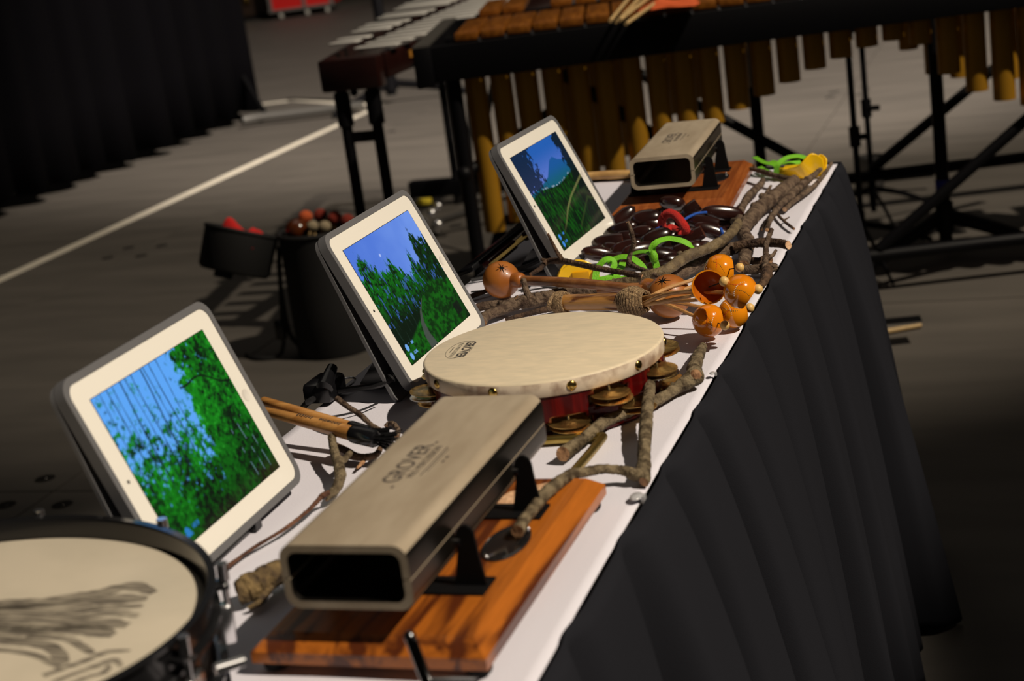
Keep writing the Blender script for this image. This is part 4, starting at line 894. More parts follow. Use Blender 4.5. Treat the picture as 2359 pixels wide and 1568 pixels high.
branch('thin reddish twig on the cloth between the near tablet and the near block', [(-0.3280, 0.0322, 0.7440), (-0.3259, 0.0534, 0.7440), (-0.3207, 0.0739, 0.7450), (-0.3148, 0.0884, 0.7460), (-0.3072, 0.1108, 0.7470), (-0.3012, 0.1424, 0.7490), (-0.2992, 0.1631, 0.7510), (-0.2973, 0.1696, 0.7530), (-0.2918, 0.1754, 0.7540)], [0.0022, 0.0016, 0.0017, 0.0016, 0.0017, 0.0019, 0.0022, 0.003, 0.002], m=BARKR, jit=0.18)
branch('mossy forked twig standing between the wire brush and the near block', [(-0.2970, 0.1760, 0.7460), (-0.2952, 0.1869, 0.7480), (-0.2967, 0.2045, 0.7500), (-0.3045, 0.2283, 0.7520), (-0.3165, 0.2507, 0.7550), (-0.3272, 0.2688, 0.7600), (-0.3393, 0.2924, 0.7660)], [0.0012, 0.0036, 0.0052, 0.0056, 0.0052, 0.0044, 0.0042], m=BARKG, twigs=[([(-0.3150, 0.2484, 0.7550), (-0.3137, 0.2601, 0.7540), (-0.3147, 0.2766, 0.7540)], [0.004, 0.0035, 0.003])])
branch('brown twig poking up behind the wire brush head', [(-0.3733, 0.3878, 0.7740), (-0.3556, 0.3729, 0.7700), (-0.3380, 0.3628, 0.7640), (-0.3206, 0.3508, 0.7560), (-0.3034, 0.3441, 0.7500)], [0.0032, 0.0030, 0.0030, 0.0027, 0.0025], m=BARK)
branch('short curled twig between the wire brush and the near block', [(-0.3139, 0.3695, 0.7480), (-0.3115, 0.3730, 0.7500), (-0.3029, 0.3644, 0.7520), (-0.2936, 0.3524, 0.7500), (-0.2894, 0.3373, 0.7480)], [0.0028, 0.0026, 0.0027, 0.0028, 0.0028], m=BARK)
branch('dark twig lying across the cloth under the wire brush', [(-0.3448, 0.3103, 0.7500), (-0.3271, 0.2975, 0.7480), (-0.3184, 0.2889, 0.7470), (-0.3041, 0.2860, 0.7460), (-0.2934, 0.2901, 0.7470), (-0.2948, 0.3055, 0.7480)], [0.0030, 0.0042, 0.0046, 0.0036, 0.0034, 0.0028], m=BARKD)
branch('small pale splinter beside the near block', [(-0.3040, 0.2645, 0.7430), (-0.3043, 0.2784, 0.7430), (-0.3034, 0.2854, 0.7430)], [0.0012, 0.0022, 0.001], m=CUT, jit=0.2)
branch('thick lichen-covered stub beside the left side of the near block', [(-0.2804, -0.0322, 0.7520), (-0.2739, -0.0197, 0.7530), (-0.2692, -0.0073, 0.7530), (-0.2626, 0.0103, 0.7530)], [0.0105, 0.0115, 0.0105, 0.0095], m=mat('bark_lichen', (0.21, 0.14, 0.055), 0.9, col2=(0.035, 0.02, 0.01), scale=80, bump=1.0, bscale=150), jit=0.22, twigs=[([(-0.2638, 0.0033, 0.7500), (-0.2639, -0.0122, 0.7480), (-0.2621, -0.0344, 0.7460), (-0.2695, -0.0423, 0.7440)], [0.004, 0.0035, 0.003, 0.0018])])
# behind the tambourine
branch('thick forked branch lying behind the tambourine under the bamboo rattle', [(-0.3295, 0.7273, 0.7530), (-0.3343, 0.7617, 0.7520), (-0.3239, 0.7853, 0.7520), (-0.3146, 0.8116, 0.7520), (-0.2925, 0.8259, 0.7520), (-0.2745, 0.8390, 0.7520), (-0.2559, 0.8522, 0.7520), (-0.2304, 0.8558, 0.7520), (-0.2045, 0.8566, 0.7510)],
       [0.0076, 0.0066, 0.0068, 0.0090, 0.0092, 0.0088, 0.0078, 0.0062, 0.005], m=BARK, twigs=[([(-0.2919, 0.8200, 0.7560), (-0.2985, 0.8270, 0.7660), (-0.3056, 0.8428, 0.7760)], [0.0058, 0.0042, 0.0034]), ([(-0.3140, 0.8095, 0.7520), (-0.3342, 0.8169, 0.7520), (-0.3503, 0.8116, 0.7520), (-0.3594, 0.8031, 0.7520)], [0.006, 0.0055, 0.006, 0.0062]), ([(-0.3067, 0.8174, 0.7540), (-0.3093, 0.8132, 0.7600)], [0.0055, 0.0048])])
branch('dark thin branch lying on the cloth under the bamboo rattle', [(-0.3112, 0.7696, 0.7440), (-0.2876, 0.7875, 0.7450), (-0.2657, 0.8021, 0.7460), (-0.2461, 0.8146, 0.7460), (-0.2241, 0.8188, 0.7460)], [0.0022, 0.0036, 0.0042, 0.0044, 0.004], m=BARKD)
branch('dark twig on the cloth between the middle tablet and the left maraca', [(-0.4046, 0.8783, 0.7450), (-0.3938, 0.8977, 0.7450), (-0.3821, 0.9137, 0.7460), (-0.3749, 0.9299, 0.7460)], [0.0036, 0.0034, 0.0028, 0.0026], m=BARKD)
branch('dark forked twig in front of the farthest tablet', [(-0.3226, 0.9237, 0.7620), (-0.3123, 0.9383, 0.7660), (-0.3073, 0.9590, 0.7700), (-0.2770, 0.9372, 0.7740), (-0.2382, 0.9061, 0.7740), (-0.2031, 0.8840, 0.7720), (-0.1701, 0.8673, 0.7700), (-0.1509, 0.8580, 0.7680)], [0.0026, 0.0032, 0.0042, 0.0044, 0.0040, 0.0040, 0.0036, 0.003], m=BARKD,
       twigs=[([(-0.2804, 0.9425, 0.7740), (-0.2843, 0.9406, 0.7820), (-0.2894, 0.9390, 0.7960), (-0.2946, 0.9356, 0.8140)], [0.0038, 0.003, 0.0024, 0.0018]), ([(-0.3073, 0.9590, 0.7700), (-0.3176, 0.9616, 0.7730)], [0.0036, 0.002])])
branch('slender upright twig in front of the seed pods', [(-0.1240, 0.8442, 0.7680), (-0.1486, 0.8736, 0.7700), (-0.1694, 0.8944, 0.7720), (-0.1776, 0.8987, 0.7760), (-0.1745, 0.9027, 0.7900), (-0.1684, 0.8999, 0.8020), (-0.1703, 0.9025, 0.8160), (-0.1740, 0.9031, 0.8300)], [0.0032, 0.0032, 0.0034, 0.0036, 0.0030, 0.0032, 0.0030, 0.0022], m=BARK)
branch('long curved greenish branch crossing in front of the seed pods', [(-0.2390, 0.8657, 0.7520), (-0.2044, 0.8700, 0.7560), (-0.1710, 0.8659, 0.7600), (-0.1529, 0.8646, 0.7640), (-0.1251, 0.8708, 0.7700), (-0.1068, 0.9219, 0.7740), (-0.0853, 0.9462, 0.7770), (-0.0702, 0.9894, 0.7770), (-0.0674, 1.0555, 0.7750), (-0.0757, 1.1331, 0.7680), (-0.0920, 1.1849, 0.7580)],
       [0.0052, 0.0058, 0.0068, 0.0075, 0.0074, 0.0078, 0.0070, 0.0068, 0.0068, 0.0060, 0.0050], m=mat('bark_olive', (0.18, 0.13, 0.062), 0.7, col2=(0.07, 0.045, 0.022), scale=60, bump=0.7, bscale=180))
branch('thick cut branch lying below the long curved one', [(-0.1537, 0.8616, 0.7510), (-0.1366, 0.8882, 0.7520), (-0.1166, 0.9300, 0.7530), (-0.0959, 0.9732, 0.7540), (-0.0773, 1.0067, 0.7550), (-0.0649, 1.0370, 0.7550)], [0.0078, 0.0092, 0.0098, 0.0098, 0.0092, 0.0082], m=BARK)
branch('branch with a pale freshly cut end pointing over the table edge', [(-0.0613, 1.0134, 0.7620), (-0.0407, 1.0148, 0.7640), (-0.0201, 1.0153, 0.7650), (0.0018, 1.0052, 0.7650), (0.0161, 0.9900, 0.7650)], [0.0058, 0.0062, 0.0066, 0.0062, 0.0056], m=BARKD, cut=CUTP)
branch('thickest brown branch with a forked end at the far front corner', [(-0.0384, 0.9496, 0.7510), (-0.0457, 1.0126, 0.7510), (-0.0529, 1.0702, 0.7520), (-0.0720, 1.1469, 0.7530), (-0.0716, 1.2054, 0.7550), (-0.0676, 1.2761, 0.7560), (-0.0559, 1.3622, 0.7560), (-0.0437, 1.4651, 0.7550)],
       [0.0085, 0.0092, 0.0096, 0.0098, 0.0112, 0.0115, 0.0112, 0.0098], m=BARK, twigs=[([(-0.0684, 1.1330, 0.7530), (-0.0816, 1.1664, 0.7540), (-0.0932, 1.2492, 0.7560), (-0.0988, 1.3453, 0.7580), (-0.0936, 1.4385, 0.7580), (-0.0955, 1.4723, 0.7580)], [0.008, 0.0072, 0.006, 0.0062, 0.0055, 0.0045]),
       ([(-0.0669, 1.2730, 0.7580), (-0.0663, 1.3144, 0.7660), (-0.0642, 1.3635, 0.7700)], [0.004, 0.0028, 0.002]), ([(-0.0609, 1.2887, 0.7580), (-0.0718, 1.3191, 0.7640)], [0.0055, 0.006])])
branch('knobbly twig parallel to the thickest branch at the far front corner', [(-0.0380, 1.1503, 0.7500), (-0.0428, 1.2100, 0.7520), (-0.0412, 1.2856, 0.7540), (-0.0330, 1.3426, 0.7560), (-0.0250, 1.4057, 0.7580), (-0.0165, 1.4454, 0.7600), (-0.0056, 1.4964, 0.7640)], [0.003, 0.004, 0.005, 0.0062, 0.0068, 0.0055, 0.0036], m=BARK, jit=0.22,
       twigs=[([(-0.0454, 1.2055, 0.7500), (-0.0494, 1.1963, 0.7460), (-0.0511, 1.1784, 0.7440)], [0.003, 0.002, 0.0012])])
branch('thin twig nearest the table edge at the far front corner', [(-0.0354, 1.2983, 0.7460), (-0.0276, 1.3463, 0.7480), (-0.0156, 1.4058, 0.7490), (-0.0077, 1.4498, 0.7500), (-0.0024, 1.5187, 0.7520), (-0.0006, 1.5927, 0.7540)], [0.0036, 0.0040, 0.0038, 0.0036, 0.0034, 0.003], m=BARK, cut=CUTP)
branch('fine dark twig lying on bare cloth near the table edge', [(-0.0604, 1.3321, 0.7440), (-0.0386, 1.2622, 0.7440), (-0.0205, 1.2129, 0.7440), (-0.0043, 1.1739, 0.7440)], [0.0022, 0.0022, 0.0022, 0.002], m=BARKD, twigs=[([(-0.0274, 1.2339, 0.7440), (-0.0223, 1.2519, 0.7440)], [0.0015, 0.001])])
branch('twig beside the far wooden base running under the yellow whistle', [(-0.1324, 1.5792, 0.7580), (-0.1024, 1.5303, 0.7600), (-0.0742, 1.4857, 0.7600), (-0.0476, 1.4562, 0.7600)], [0.0036, 0.0045, 0.0045, 0.004], m=BARK, twigs=[([(-0.1221, 1.5611, 0.7580), (-0.1248, 1.5735, 0.7660)], [0.003, 0.002])])
branch('upright thin twig over the pale cut end', [(-0.0053, 0.9213, 0.7520), (-0.0092, 0.9581, 0.7600), (-0.0105, 0.9804, 0.7720), (-0.0052, 0.9989, 0.7860)], [0.0040, 0.0040, 0.0036, 0.0030], m=BARK, twigs=[([(-0.0066, 0.9472, 0.7580), (-0.0005, 0.9606, 0.7600), (0.0027, 0.9717, 0.7640)], [0.0028, 0.0026, 0.0018])])
branch('dark crooked twig behind the right orange balls', [(-0.0384, 0.9924, 0.7480), (-0.0248, 0.9803, 0.7480), (-0.0144, 0.9878, 0.7490), (-0.0080, 0.9735, 0.7500)], [0.005, 0.0052, 0.0056, 0.005], m=BARKD)
branch('grey branch lying behind the orange balls at the table edge', [(-0.0368, 0.9385, 0.7480), (-0.0210, 0.9396, 0.7480), (-0.0016, 0.9420, 0.7480), (0.0036, 0.9453, 0.7480)], [0.006, 0.0062, 0.0062, 0.005], m=BARK)
branch('rotten stub hanging at the table edge beside the orange balls', [(-0.0060, 0.9464, 0.7500), (-0.0002, 0.9020, 0.7500), (0.0005, 0.8758, 0.7480), (-0.0025, 0.8586, 0.7450)], [0.005, 0.0075, 0.0055, 0.003], m=BARKD, cut=CUT, jit=0.25)

# ------------------------------------------------------------------ gourd maracas
GOURD = mat('gourd', (0.40, 0.145, 0.022), 0.42, col2=(0.30, 0.09, 0.013), scale=12, coat=0.2, detail=6)
HANDLE = wood_mat('maraca_handle', (0.36, 0.15, 0.045), (0.24, 0.085, 0.025), axis=0, rough=0.4, coat=0.2, band=40)
def maraca(label, c, R_, neck, nr, hend, hr, star):
    c, neck, hend = Vector(c), Vector(neck), Vector(hend); t = thing('maraca', label, 'maraca', (c.x, c.y, T), group='gourd maracas')
    L_ = (neck-c).length; pr = []
    for k in range(15):
        a = math.pi*k/14; 
        if a < math.pi*0.78: pr.append((R_*math.sin(a), -R_*math.cos(a)))
    z0 = pr[-1][1]; pr += [(nr*0.98, L_*0.72), (nr*1.05, L_*0.95), (nr, L_*1.08), (nr*0.8, L_*1.2), (nr*0.5, L_*1.25)]
    g = obj('gourd', G().lathe(pr, 40, M=along(c, neck), cap=True), GOURD, t, True, angle=60)
    a = c.lerp(neck, 1.15); b = hend; mid = (a+b)/2+Vector((0, 0, 0.002))
    obj('handle', G().tube([a, mid, b], [hr*1.05, hr*1.1, hr], 14, sub=4), HANDLE, t, True)
    s = Vector(star).normalized(); x = s.cross(Vector((0, 0, 1))).normalized(); y = s.cross(x)
    for k in range(4):
        q = k*math.pi/4+0.2; d = x*math.cos(q)+y*math.sin(q); l = R_*(0.26 if k % 2 else 0.36)
        def on(w): return c+(s*math.sqrt(max(0.0, 1-w*w))+d*w).normalized()*(R_+0.0001)
        obj('burnt_star', G().tube([on(-l/R_), on(-l/R_*0.5), on(0), on(l/R_*0.5), on(l/R_)], [0.0002, 0.0006, 0.0008, 0.0006, 0.0002], 6), BLACK, g)
    return t
maraca('brown gourd maraca, the left one beside the farthest tablet', (-0.3530, 0.8904, 0.7655), 0.0252, (-0.3241, 0.8789, 0.7665), 0.0100, (-0.1346, 0.7842, 0.7700), 0.0061, (0.30, -0.55, 0.78))
maraca('brown gourd maraca, the right one behind the orange balls', (-0.0943, 0.7565, 0.7675), 0.0268, (-0.1288, 0.7962, 0.7680), 0.012, (-0.2001, 0.8219, 0.7600), 0.0055, (-0.10, -0.50, 0.86))

# ------------------------------------------------------------------ bamboo rattle with orange balls
BAM = wood_mat('bamboo_handle', (0.46, 0.22, 0.055), (0.12, 0.04, 0.012), axis=0, rough=0.32, coat=0.35, band=28, scale=7, thr=(0.36, 0.5))
ROPE = mat('hemp_rope', (0.40, 0.27, 0.14), 0.9, col2=(0.17, 0.10, 0.045), scale=260, bump=1.0, bscale=420)
RAT = mat('rattan', (0.52, 0.28, 0.09), 0.55, col2=(0.36, 0.17, 0.05), scale=60)
ORANGE = mat('orange_lacquer', (0.78, 0.265, 0.006), 0.14, col2=(0.66, 0.19, 0.004), scale=18, coat=0.5)
ORIN = mat('orange_inside', (0.42, 0.10, 0.004), 0.25)
BEAD = mat('wood_bead', (0.66, 0.42, 0.14), 0.45)
ha, hb = Vector((-0.2340, 0.7435, 0.7700)), Vector((-0.1225, 0.7160, 0.7740))
rt_ = thing('bamboo_rattle', 'rope-wrapped bamboo rattle with orange balls on thin canes', 'rattle', (ha.x, ha.y, T))
obj('handle', G().tube([ha, ha.lerp(hb, 0.5), hb], [0.0100, 0.0104, 0.0104], 20, sub=3), BAM, rt_, True)
def wrap(a, b, r0, r1, turns, rr, parent):
    M_ = along(a, b); L_ = (b-a).length; p = []
    for k in range(turns*18+1):
        q = 2*math.pi*k/18; s = k/(turns*18); r = r0+(r1-r0)*math.sin(math.pi*min(1, max(0, s)))
        p.append(M_ @ Vector((r*math.cos(q), r*math.sin(q), L_*s)))
    return obj('rope_wrap', G().tube(p, rr, 6), ROPE, parent, True)
wrap(ha.lerp(hb, 0.0), ha.lerp(hb, 0.14), 0.0112, 0.0130, 6, 0.0021, rt_)
wrap(ha.lerp(hb, 0.80), ha.lerp(hb, 1.10), 0.0108, 0.0155, 11, 0.0022, rt_)
wrap(ha.lerp(hb, 0.83), ha.lerp(hb, 1.06), 0.0125, 0.0172, 8, 0.0022, rt_)
obj('rope_end', G().tube([ha+Vector((0, 0, 0.012)), (-0.2332, 0.7221, 0.7800), (-0.2333, 0.7112, 0.7760), (-0.2383, 0.7293, 0.7660)], 0.0022, 8, sub=4), ROPE, rt_, True)
balls = [(0, Vector((-0.0184, 0.6381, 0.8080)), 0.0196, Vector((0.20, -0.92, 0.30)), (0.0045, 0.6139, 0.8200)),
         (0, Vector((-0.0330, 0.7793, 0.7900)), 0.0202, Vector((0.92, 0.38, -0.10)), (-0.0036, 0.7499, 0.8000)),
         (0, Vector((0.0204, 0.6201, 0.8060)), 0.0192, Vector((0.78, 0.05, -0.62)), (0.0402, 0.6181, 0.8080)),
         (0, Vector((-0.0296, 0.6708, 0.7595)), 0.0192, Vector((0.86, 0.48, -0.12)), (-0.0065, 0.6468, 0.7600)),
         (0, Vector((-0.0061, 0.7005, 0.7590)), 0.0180, Vector((0.80, 0.55, 0.1)), (0.0119, 0.7070, 0.7620))]
he = ha.lerp(hb, 1.06)
dots = [mat('dot_white', (0.85, 0.82, 0.75), 0.4), mat('dot_red', (0.6, 0.02, 0.01), 0.4), mat('dot_dark', (0.05, 0.06, 0.02), 0.4)]
rs = random.Random(11)
for bi, (_, c, r, op, bead) in enumerate(balls):
    op = op.normalized(); M_ = along(c, c+op); th = math.radians(76 if bi == 0 else 50); pr = []
    for k in range(23):
        a = math.pi - (math.pi-th)*k/22; pr.append((r*math.sin(a)+1e-5, r*math.cos(a)))
    pri = [(x*0.93, z*0.93+0.0002) for x, z in reversed(pr)]
    b = obj('rattle_ball', G().lathe(pr, 36, 0, M_, cap=False).lathe([pr[-1], pri[0]], 36, 0, M_, cap=False).lathe(pri, 36, 1, M_, cap=False), [ORANGE, ORIN], rt_, True, angle=60)
    obj('bead', G().ball(bead, 0.0056, seg=16, rings=10), BEAD, b)
    obj('bead_cord', G().tube([c, Vector(bead)], 0.0008, 6), BLACK, b)
    k2 = (he-c).normalized(); s0 = he+Vector((0, (bi-2)*0.0028, (2-abs(bi-2))*0.003-0.002)); e0 = c+k2*r*0.97
    obj('cane', G().tube([s0, s0.lerp(e0, 0.4)+Vector((0, 0, 0.004)), e0], [0.0026, 0.0024, 0.0022], 8, sub=4), RAT, rt_, True)
    tocam = (Vector((0.36, -1.09, 1.27))-c).normalized()
    for ai in range(3):
        ax = (tocam+Vector((rs.uniform(-0.6, 0.6), rs.uniform(-0.3, 0.3), rs.uniform(-0.2, 0.7)))).normalized(); tv = ax.cross(Vector((rs.uniform(-1, 1), rs.uniform(-1, 1), rs.uniform(-1, 1)))).normalized(); g = G()
        cv = rs.uniform(0.4, 0.9); bt = ax.cross(tv)
        for k in range(11):
            q = (k-5)*0.105; nrm = (ax*math.cos(q)+tv*math.sin(q)+bt*cv*q*q*0.7).normalized()
            if nrm.dot(op) > math.cos(th)-0.03: continue
            x_ = nrm.orthogonal().normalized(); Mx = frame_mat(c+nrm*(r+0.00005), x_, nrm.cross(x_), nrm)
            g.lathe([(0.00055, 0.0), (0.00035, 0.0002)], 6, 0, Mx)
        if g.v: w = obj('painted_dots', g, dots[(ai, 2, 1, 0)[ai % 4] if ai else 0], b); w['kind'] = 'stuff'
for k in range(3):
    s0 = he+Vector((0, 0.004*k-0.004, -0.004)); obj('cane', G().tube([s0, s0.lerp(balls[k][1], 0.5)-Vector((0, 0, 0.003)), balls[k][1].lerp(s0, 0.2)+Vector((0.0, 0.006, -0.006))], [0.0024, 0.0022, 0.002], 8, sub=4), RAT, rt_, True)

# ------------------------------------------------------------------ seed-pod rattle
POD = mat('dark_pod', (0.026, 0.007, 0.005), 0.22, col2=(0.010, 0.0035, 0.003), scale=20, coat=0.5)
PODIN = mat('pod_inside', (0.10, 0.028, 0.012), 0.5)
pods = thing('pod_rattle', 'rattle of glossy dark seed pods tied with blue string and a red cord loop', 'rattle', (-0.1968, 1.1530, 0.7400))
plist = [((-0.2234, 1.1902, 0.7700), 46, 24, 10, 0), ((-0.1562, 1.2070, 0.7760), 40, 20, 38, 1), ((-0.1121, 1.2118, 0.7660), 62, 17, -4, 0), ((-0.1234, 1.1409, 0.7680), 64, 20, -12, 1), ((-0.2726, 1.2378, 0.7620), 50, 17, 42, 0), ((-0.2581, 1.1672, 0.7600), 50, 18, 20, 0), ((-0.2145, 1.1235, 0.7640), 36, 18, 8, 0), ((-0.1818, 1.0761, 0.7660), 48, 24, 22, 0), ((-0.2580, 1.1122, 0.7560), 58, 22, 6, 1), ((-0.2604, 1.0504, 0.7540), 52, 20, -8, 1), ((-0.1988, 1.0425, 0.7580), 56, 22, 12, 0), ((-0.1550, 1.0113, 0.7560), 52, 20, -12, 0), ((-0.1293, 1.0285, 0.7580), 48, 22, 14, 0), ((-0.1290, 1.0784, 0.7640), 54, 17, 30, 1), ((-0.2031, 1.2852, 0.7700), 20, 36, 80, 0), ((-0.2306, 1.0883, 0.7520), 50, 20, 18, 0), ((-0.2085, 1.1921, 0.7600), 44, 24, -15, 0), ((-0.1108, 1.1344, 0.7560), 60, 20, -18, 1), ((-0.1555, 1.0874, 0.7540), 50, 22, 5, 0), ((-0.1763, 1.0108, 0.7500), 50, 19, 8, 0), ((-0.1380, 1.0023, 0.7500), 46, 18, -8, 0), ((-0.1159, 1.0131, 0.7520), 46, 18, 20, 0), ((-0.2385, 1.1548, 0.7500), 48, 20, -5, 0), ((-0.1915, 1.2097, 0.7520), 50, 24, 0, 0), ((-0.1575, 1.1552, 0.7500), 50, 22, 10, 0), ((-0.2285, 1.0224, 0.7500), 44, 18, -14, 1), ((-0.2030, 1.0064, 0.7490), 40, 16, 10, 0), ((-0.2662, 1.1075, 0.7480), 52, 20, 15, 0), ((-0.2534, 1.1746, 0.7480), 52, 22, 30, 0), ((-0.2088, 1.1242, 0.7480), 54, 22, -10, 0), ((-0.1846, 1.1311, 0.7480), 54, 24, 25, 0), ((-0.1782, 1.2227, 0.7480), 54, 24, -20, 0), ((-0.1447, 1.1866, 0.7480), 54, 22, 5, 0), ((-0.1381, 1.2535, 0.7480), 54, 20, 12, 0), ((-0.1662, 1.2614, 0.7480), 50, 22, -8, 0), ((-0.2567, 1.2439, 0.7480), 50, 22, 40, 0), ((-0.2197, 1.2908, 0.7480), 46, 24, 60, 0), ((-0.1935, 1.3126, 0.7480), 46, 22, -40, 0), ((-0.2638, 1.3633, 0.7480), 46, 22, 12, 0), ((-0.1187, 1.2204, 0.7480), 50, 18, -6, 0), ((-0.1233, 1.0784, 0.7480), 46, 18, 8, 0), ((-0.2470, 1.0953, 0.7480), 50, 20, -20, 0), ((-0.1590, 0.9868, 0.7480), 44, 16, 4, 0), ((-0.1972, 1.0469, 0.7480), 50, 18, 22, 0)]
for k, (c, w, h, ang, opn) in enumerate(plist):
    c = Vector(c); sc_ = (c-Vector((0.361, -1.092, T+0.531))).length/3730
    # image-plane axes at this spot give the pod its lie; thickness goes along the view
    X = (r2*math.cos(math.radians(ang))+u2*math.sin(math.radians(ang))); X = (X+fw*random.uniform(-0.35, 0.35)).normalized(); Y = (fw.cross(X)).normalized(); Y = (Y + fw*random.uniform(-0.3, 0.3)).normalized(); Y = (Y-X*X.dot(Y)).normalized(); Z = X.cross(Y)
    e_ = 1.16 if k < 27 else 1.0; a, b = w*sc_/2*1.42*e_, max(h, 20)*sc_/2*1.5*e_; c.z = max(c.z, T+b*0.8); M_ = frame_mat(c, X, Y, Z); v = []; f = []; NS_, NR = 16, 13
    e0 = 0.55 if opn else 0.999
    for i in range(NR+1):
        s = -0.999+(e0+0.999)*i/NR; rr = math.sqrt(max(1e-4, 1-abs(s)**2.4))
        for j in range(NS_):
            q = 2*math.pi*j/NS_; v.append((a*s, b*rr*math.cos(q), b*0.72*rr*math.sin(q)*(1+0.15*math.cos(q))))
    for i in range(NR): f += [(i*NS_+j, i*NS_+(j+1) % NS_, (i+1)*NS_+(j+1) % NS_, (i+1)*NS_+j) for j in range(NS_)]
    g = G().add(v, f, 0, M_)
    if opn:
        v2 = []
        for i in range(4):
            kx = (e0-0.25*i)*a; kk = (0.90-0.03*i)*math.sqrt(max(1e-4, 1-abs(e0)**2.4))
            for j in range(NS_):
                q = 2*math.pi*j/NS_; v2.append((kx, b*kk*math.cos(q), b*0.72*kk*math.sin(q)*(1+0.15*math.cos(q))))
        g.add(v2, [(i*NS_+j, i*NS_+(j+1) % NS_, (i+1)*NS_+(j+1) % NS_, (i+1)*NS_+j) for i in range(3) for j in range(NS_)] + [tuple(3*NS_+j for j in range(NS_))], 1, M_)
        ro = math.sqrt(1-e0**2.4); o_ = len(v)-NS_
        g.add([v[o_+j] for j in range(NS_)]+v2[:NS_], [(j, (j+1) % NS_, NS_+(j+1) % NS_, NS_+j) for j in range(NS_)], 1, M_)
    obj('seed_pod', g, [POD, PODIN], pods, True, angle=70)
REDC = mat('red_cord', (0.72, 0.018, 0.010), 0.7, bump=0.9, scale=900)
def cord(path, r, m, name, parent, tw=0.18):
    Q, _ = smooth_path([Vector(q) for q in path], [r]*len(path), 14); R_ = [r*(1+tw*math.sin(i*1.9)) for i in range(len(Q))]
    return obj(name, G().tube(Q, R_, 12), m, parent, True, angle=180)
cord([(-0.1819, 1.1366, 0.7600), (-0.1837, 1.1247, 0.7720), (-0.1783, 1.1099, 0.7860), (-0.1675, 1.1050, 0.7940), (-0.1559, 1.0968, 0.7920), (-0.1454, 1.0822, 0.7860), (-0.1385, 1.0747, 0.7780), (-0.1406, 1.0829, 0.7680)], 0.0060, REDC, 'red_cord_loop', pods, 0.06)
cord([(-0.1813, 1.1446, 0.7580), (-0.1799, 1.1626, 0.7600), (-0.1701, 1.1523, 0.7580), (-0.1593, 1.1366, 0.7560)], 0.0052, REDC, 'red_cord_loop', pods, 0.06)
BLU = mat('blue_string', (0.005, 0.075, 0.42), 0.6, bump=0.5, scale=800)
cord([(-0.1502, 1.1113, 0.7800), (-0.1426, 1.1302, 0.7820), (-0.1345, 1.1469, 0.7820), (-0.1242, 1.1580, 0.7800)], 0.0019, BLU, 'blue_string', pods, 0.15)
cord([(-0.1906, 1.0847, 0.7720), (-0.1854, 1.0958, 0.7740), (-0.1810, 1.1104, 0.7740)], 0.0017, BLU, 'blue_string', pods, 0.15)
cord([(-0.0966, 1.1104, 0.7660), (-0.0939, 1.1060, 0.7600), (-0.0992, 1.1167, 0.7520)], 0.0022, BLU, 'blue_string', pods, 0.15)

# ------------------------------------------------------------------ yellow whistles with green ribbons
YEL = mat('yellow_plastic', (0.95, 0.57, 0.006), 0.32, coat=0.2); YELD = mat('yellow_window', (0.55, 0.27, 0.004), 0.4)
GREEN = mat('green_ribbon', (0.15, 0.46, 0.010), 0.6, bump=0.3, scale=500)
def ribbon(path, w, parent, lie=(0.15, -0.5, 0.85)):
    Q, _ = smooth_path([Vector(q) for q in path], [0]*len(path), 8); v = []; f = []; n = len(Q); prev = None
    for i, p in enumerate(Q):
        t_ = (Q[min(i+1, n-1)]-Q[max(i-1, 0)]).normalized(); s = t_.cross(Vector(lie))
        s = s.normalized() if s.length > 0.05 else (prev or Vector((1, 0, 0)))
        if prev is not None and s.dot(prev) < 0: s = -s
        if prev is not None: s = (s*0.4+prev*0.6).normalized()
        prev = s; v += [p-s*w/2, p+s*w/2]
    f = [(2*i, 2*i+2, 2*i+3, 2*i+1) for i in range(n-1)]
    o = obj('ribbon', G().add(v, f), GREEN, parent, True, smooth=False); o.modifiers.new('thickness', 'SOLIDIFY').thickness = 0.0009; return o
def whistle(label, M_, ribs, knot=None):
    t = thing('whistle', label, 'whistle', M_.translation, group='yellow whistles on green ribbons')
    # scooped half-shell with a mouth block and a square window
    v = []; f = []; NU, NV = 24, 12
    for i in range(NU+1):
        a = math.pi*i/NU
        for j in range(NV+1):
            b = j/NV; rr = 1-0.30*b*b; v.append((0.030*math.cos(a)*rr, 0.026*b-0.006, 0.030*math.sin(a)*rr*(1-0.12*b)))
    for i in range(NU):
        for j in range(NV): k = i*(NV+1)+j; f.append((k, k+1, k+NV+2, k+NV+1))
    s = obj('shell', G().add(v, f, 0, M_), YEL, t, True, angle=50); s.modifiers.new('thickness', 'SOLIDIFY').thickness = 0.0028
    obj('mouth_plate', G().prism([(0.0295*math.cos(math.pi*k/20), 0.0290*math.sin(math.pi*k/20)) for k in range(21)], -0.0015, 0.0015, M=M_ @ frame_mat((0, -0.004, 0.0), (1, 0, 0), (0, 0, 1), (0, -1, 0))), YEL, t, True, smooth=False)
    obj('window', G().box((0.004, -0.0065, 0.0065), (0.023, 0.006, 0.013), bev=0.001, M=M_), YELD, t, True)
    for r_ in ribs: ribbon(r_, 0.0092, t)
    if knot: obj('knot', G().ball(knot, 0.006, sc=(1, 0.8, 1.5), seg=14, rings=10), GREEN, t, True)
M1 = Matrix.Translation(Vector((-0.2663, 0.9565, 0.7420))) @ Matrix.Rotation(math.radians(14), 4, 'Z')
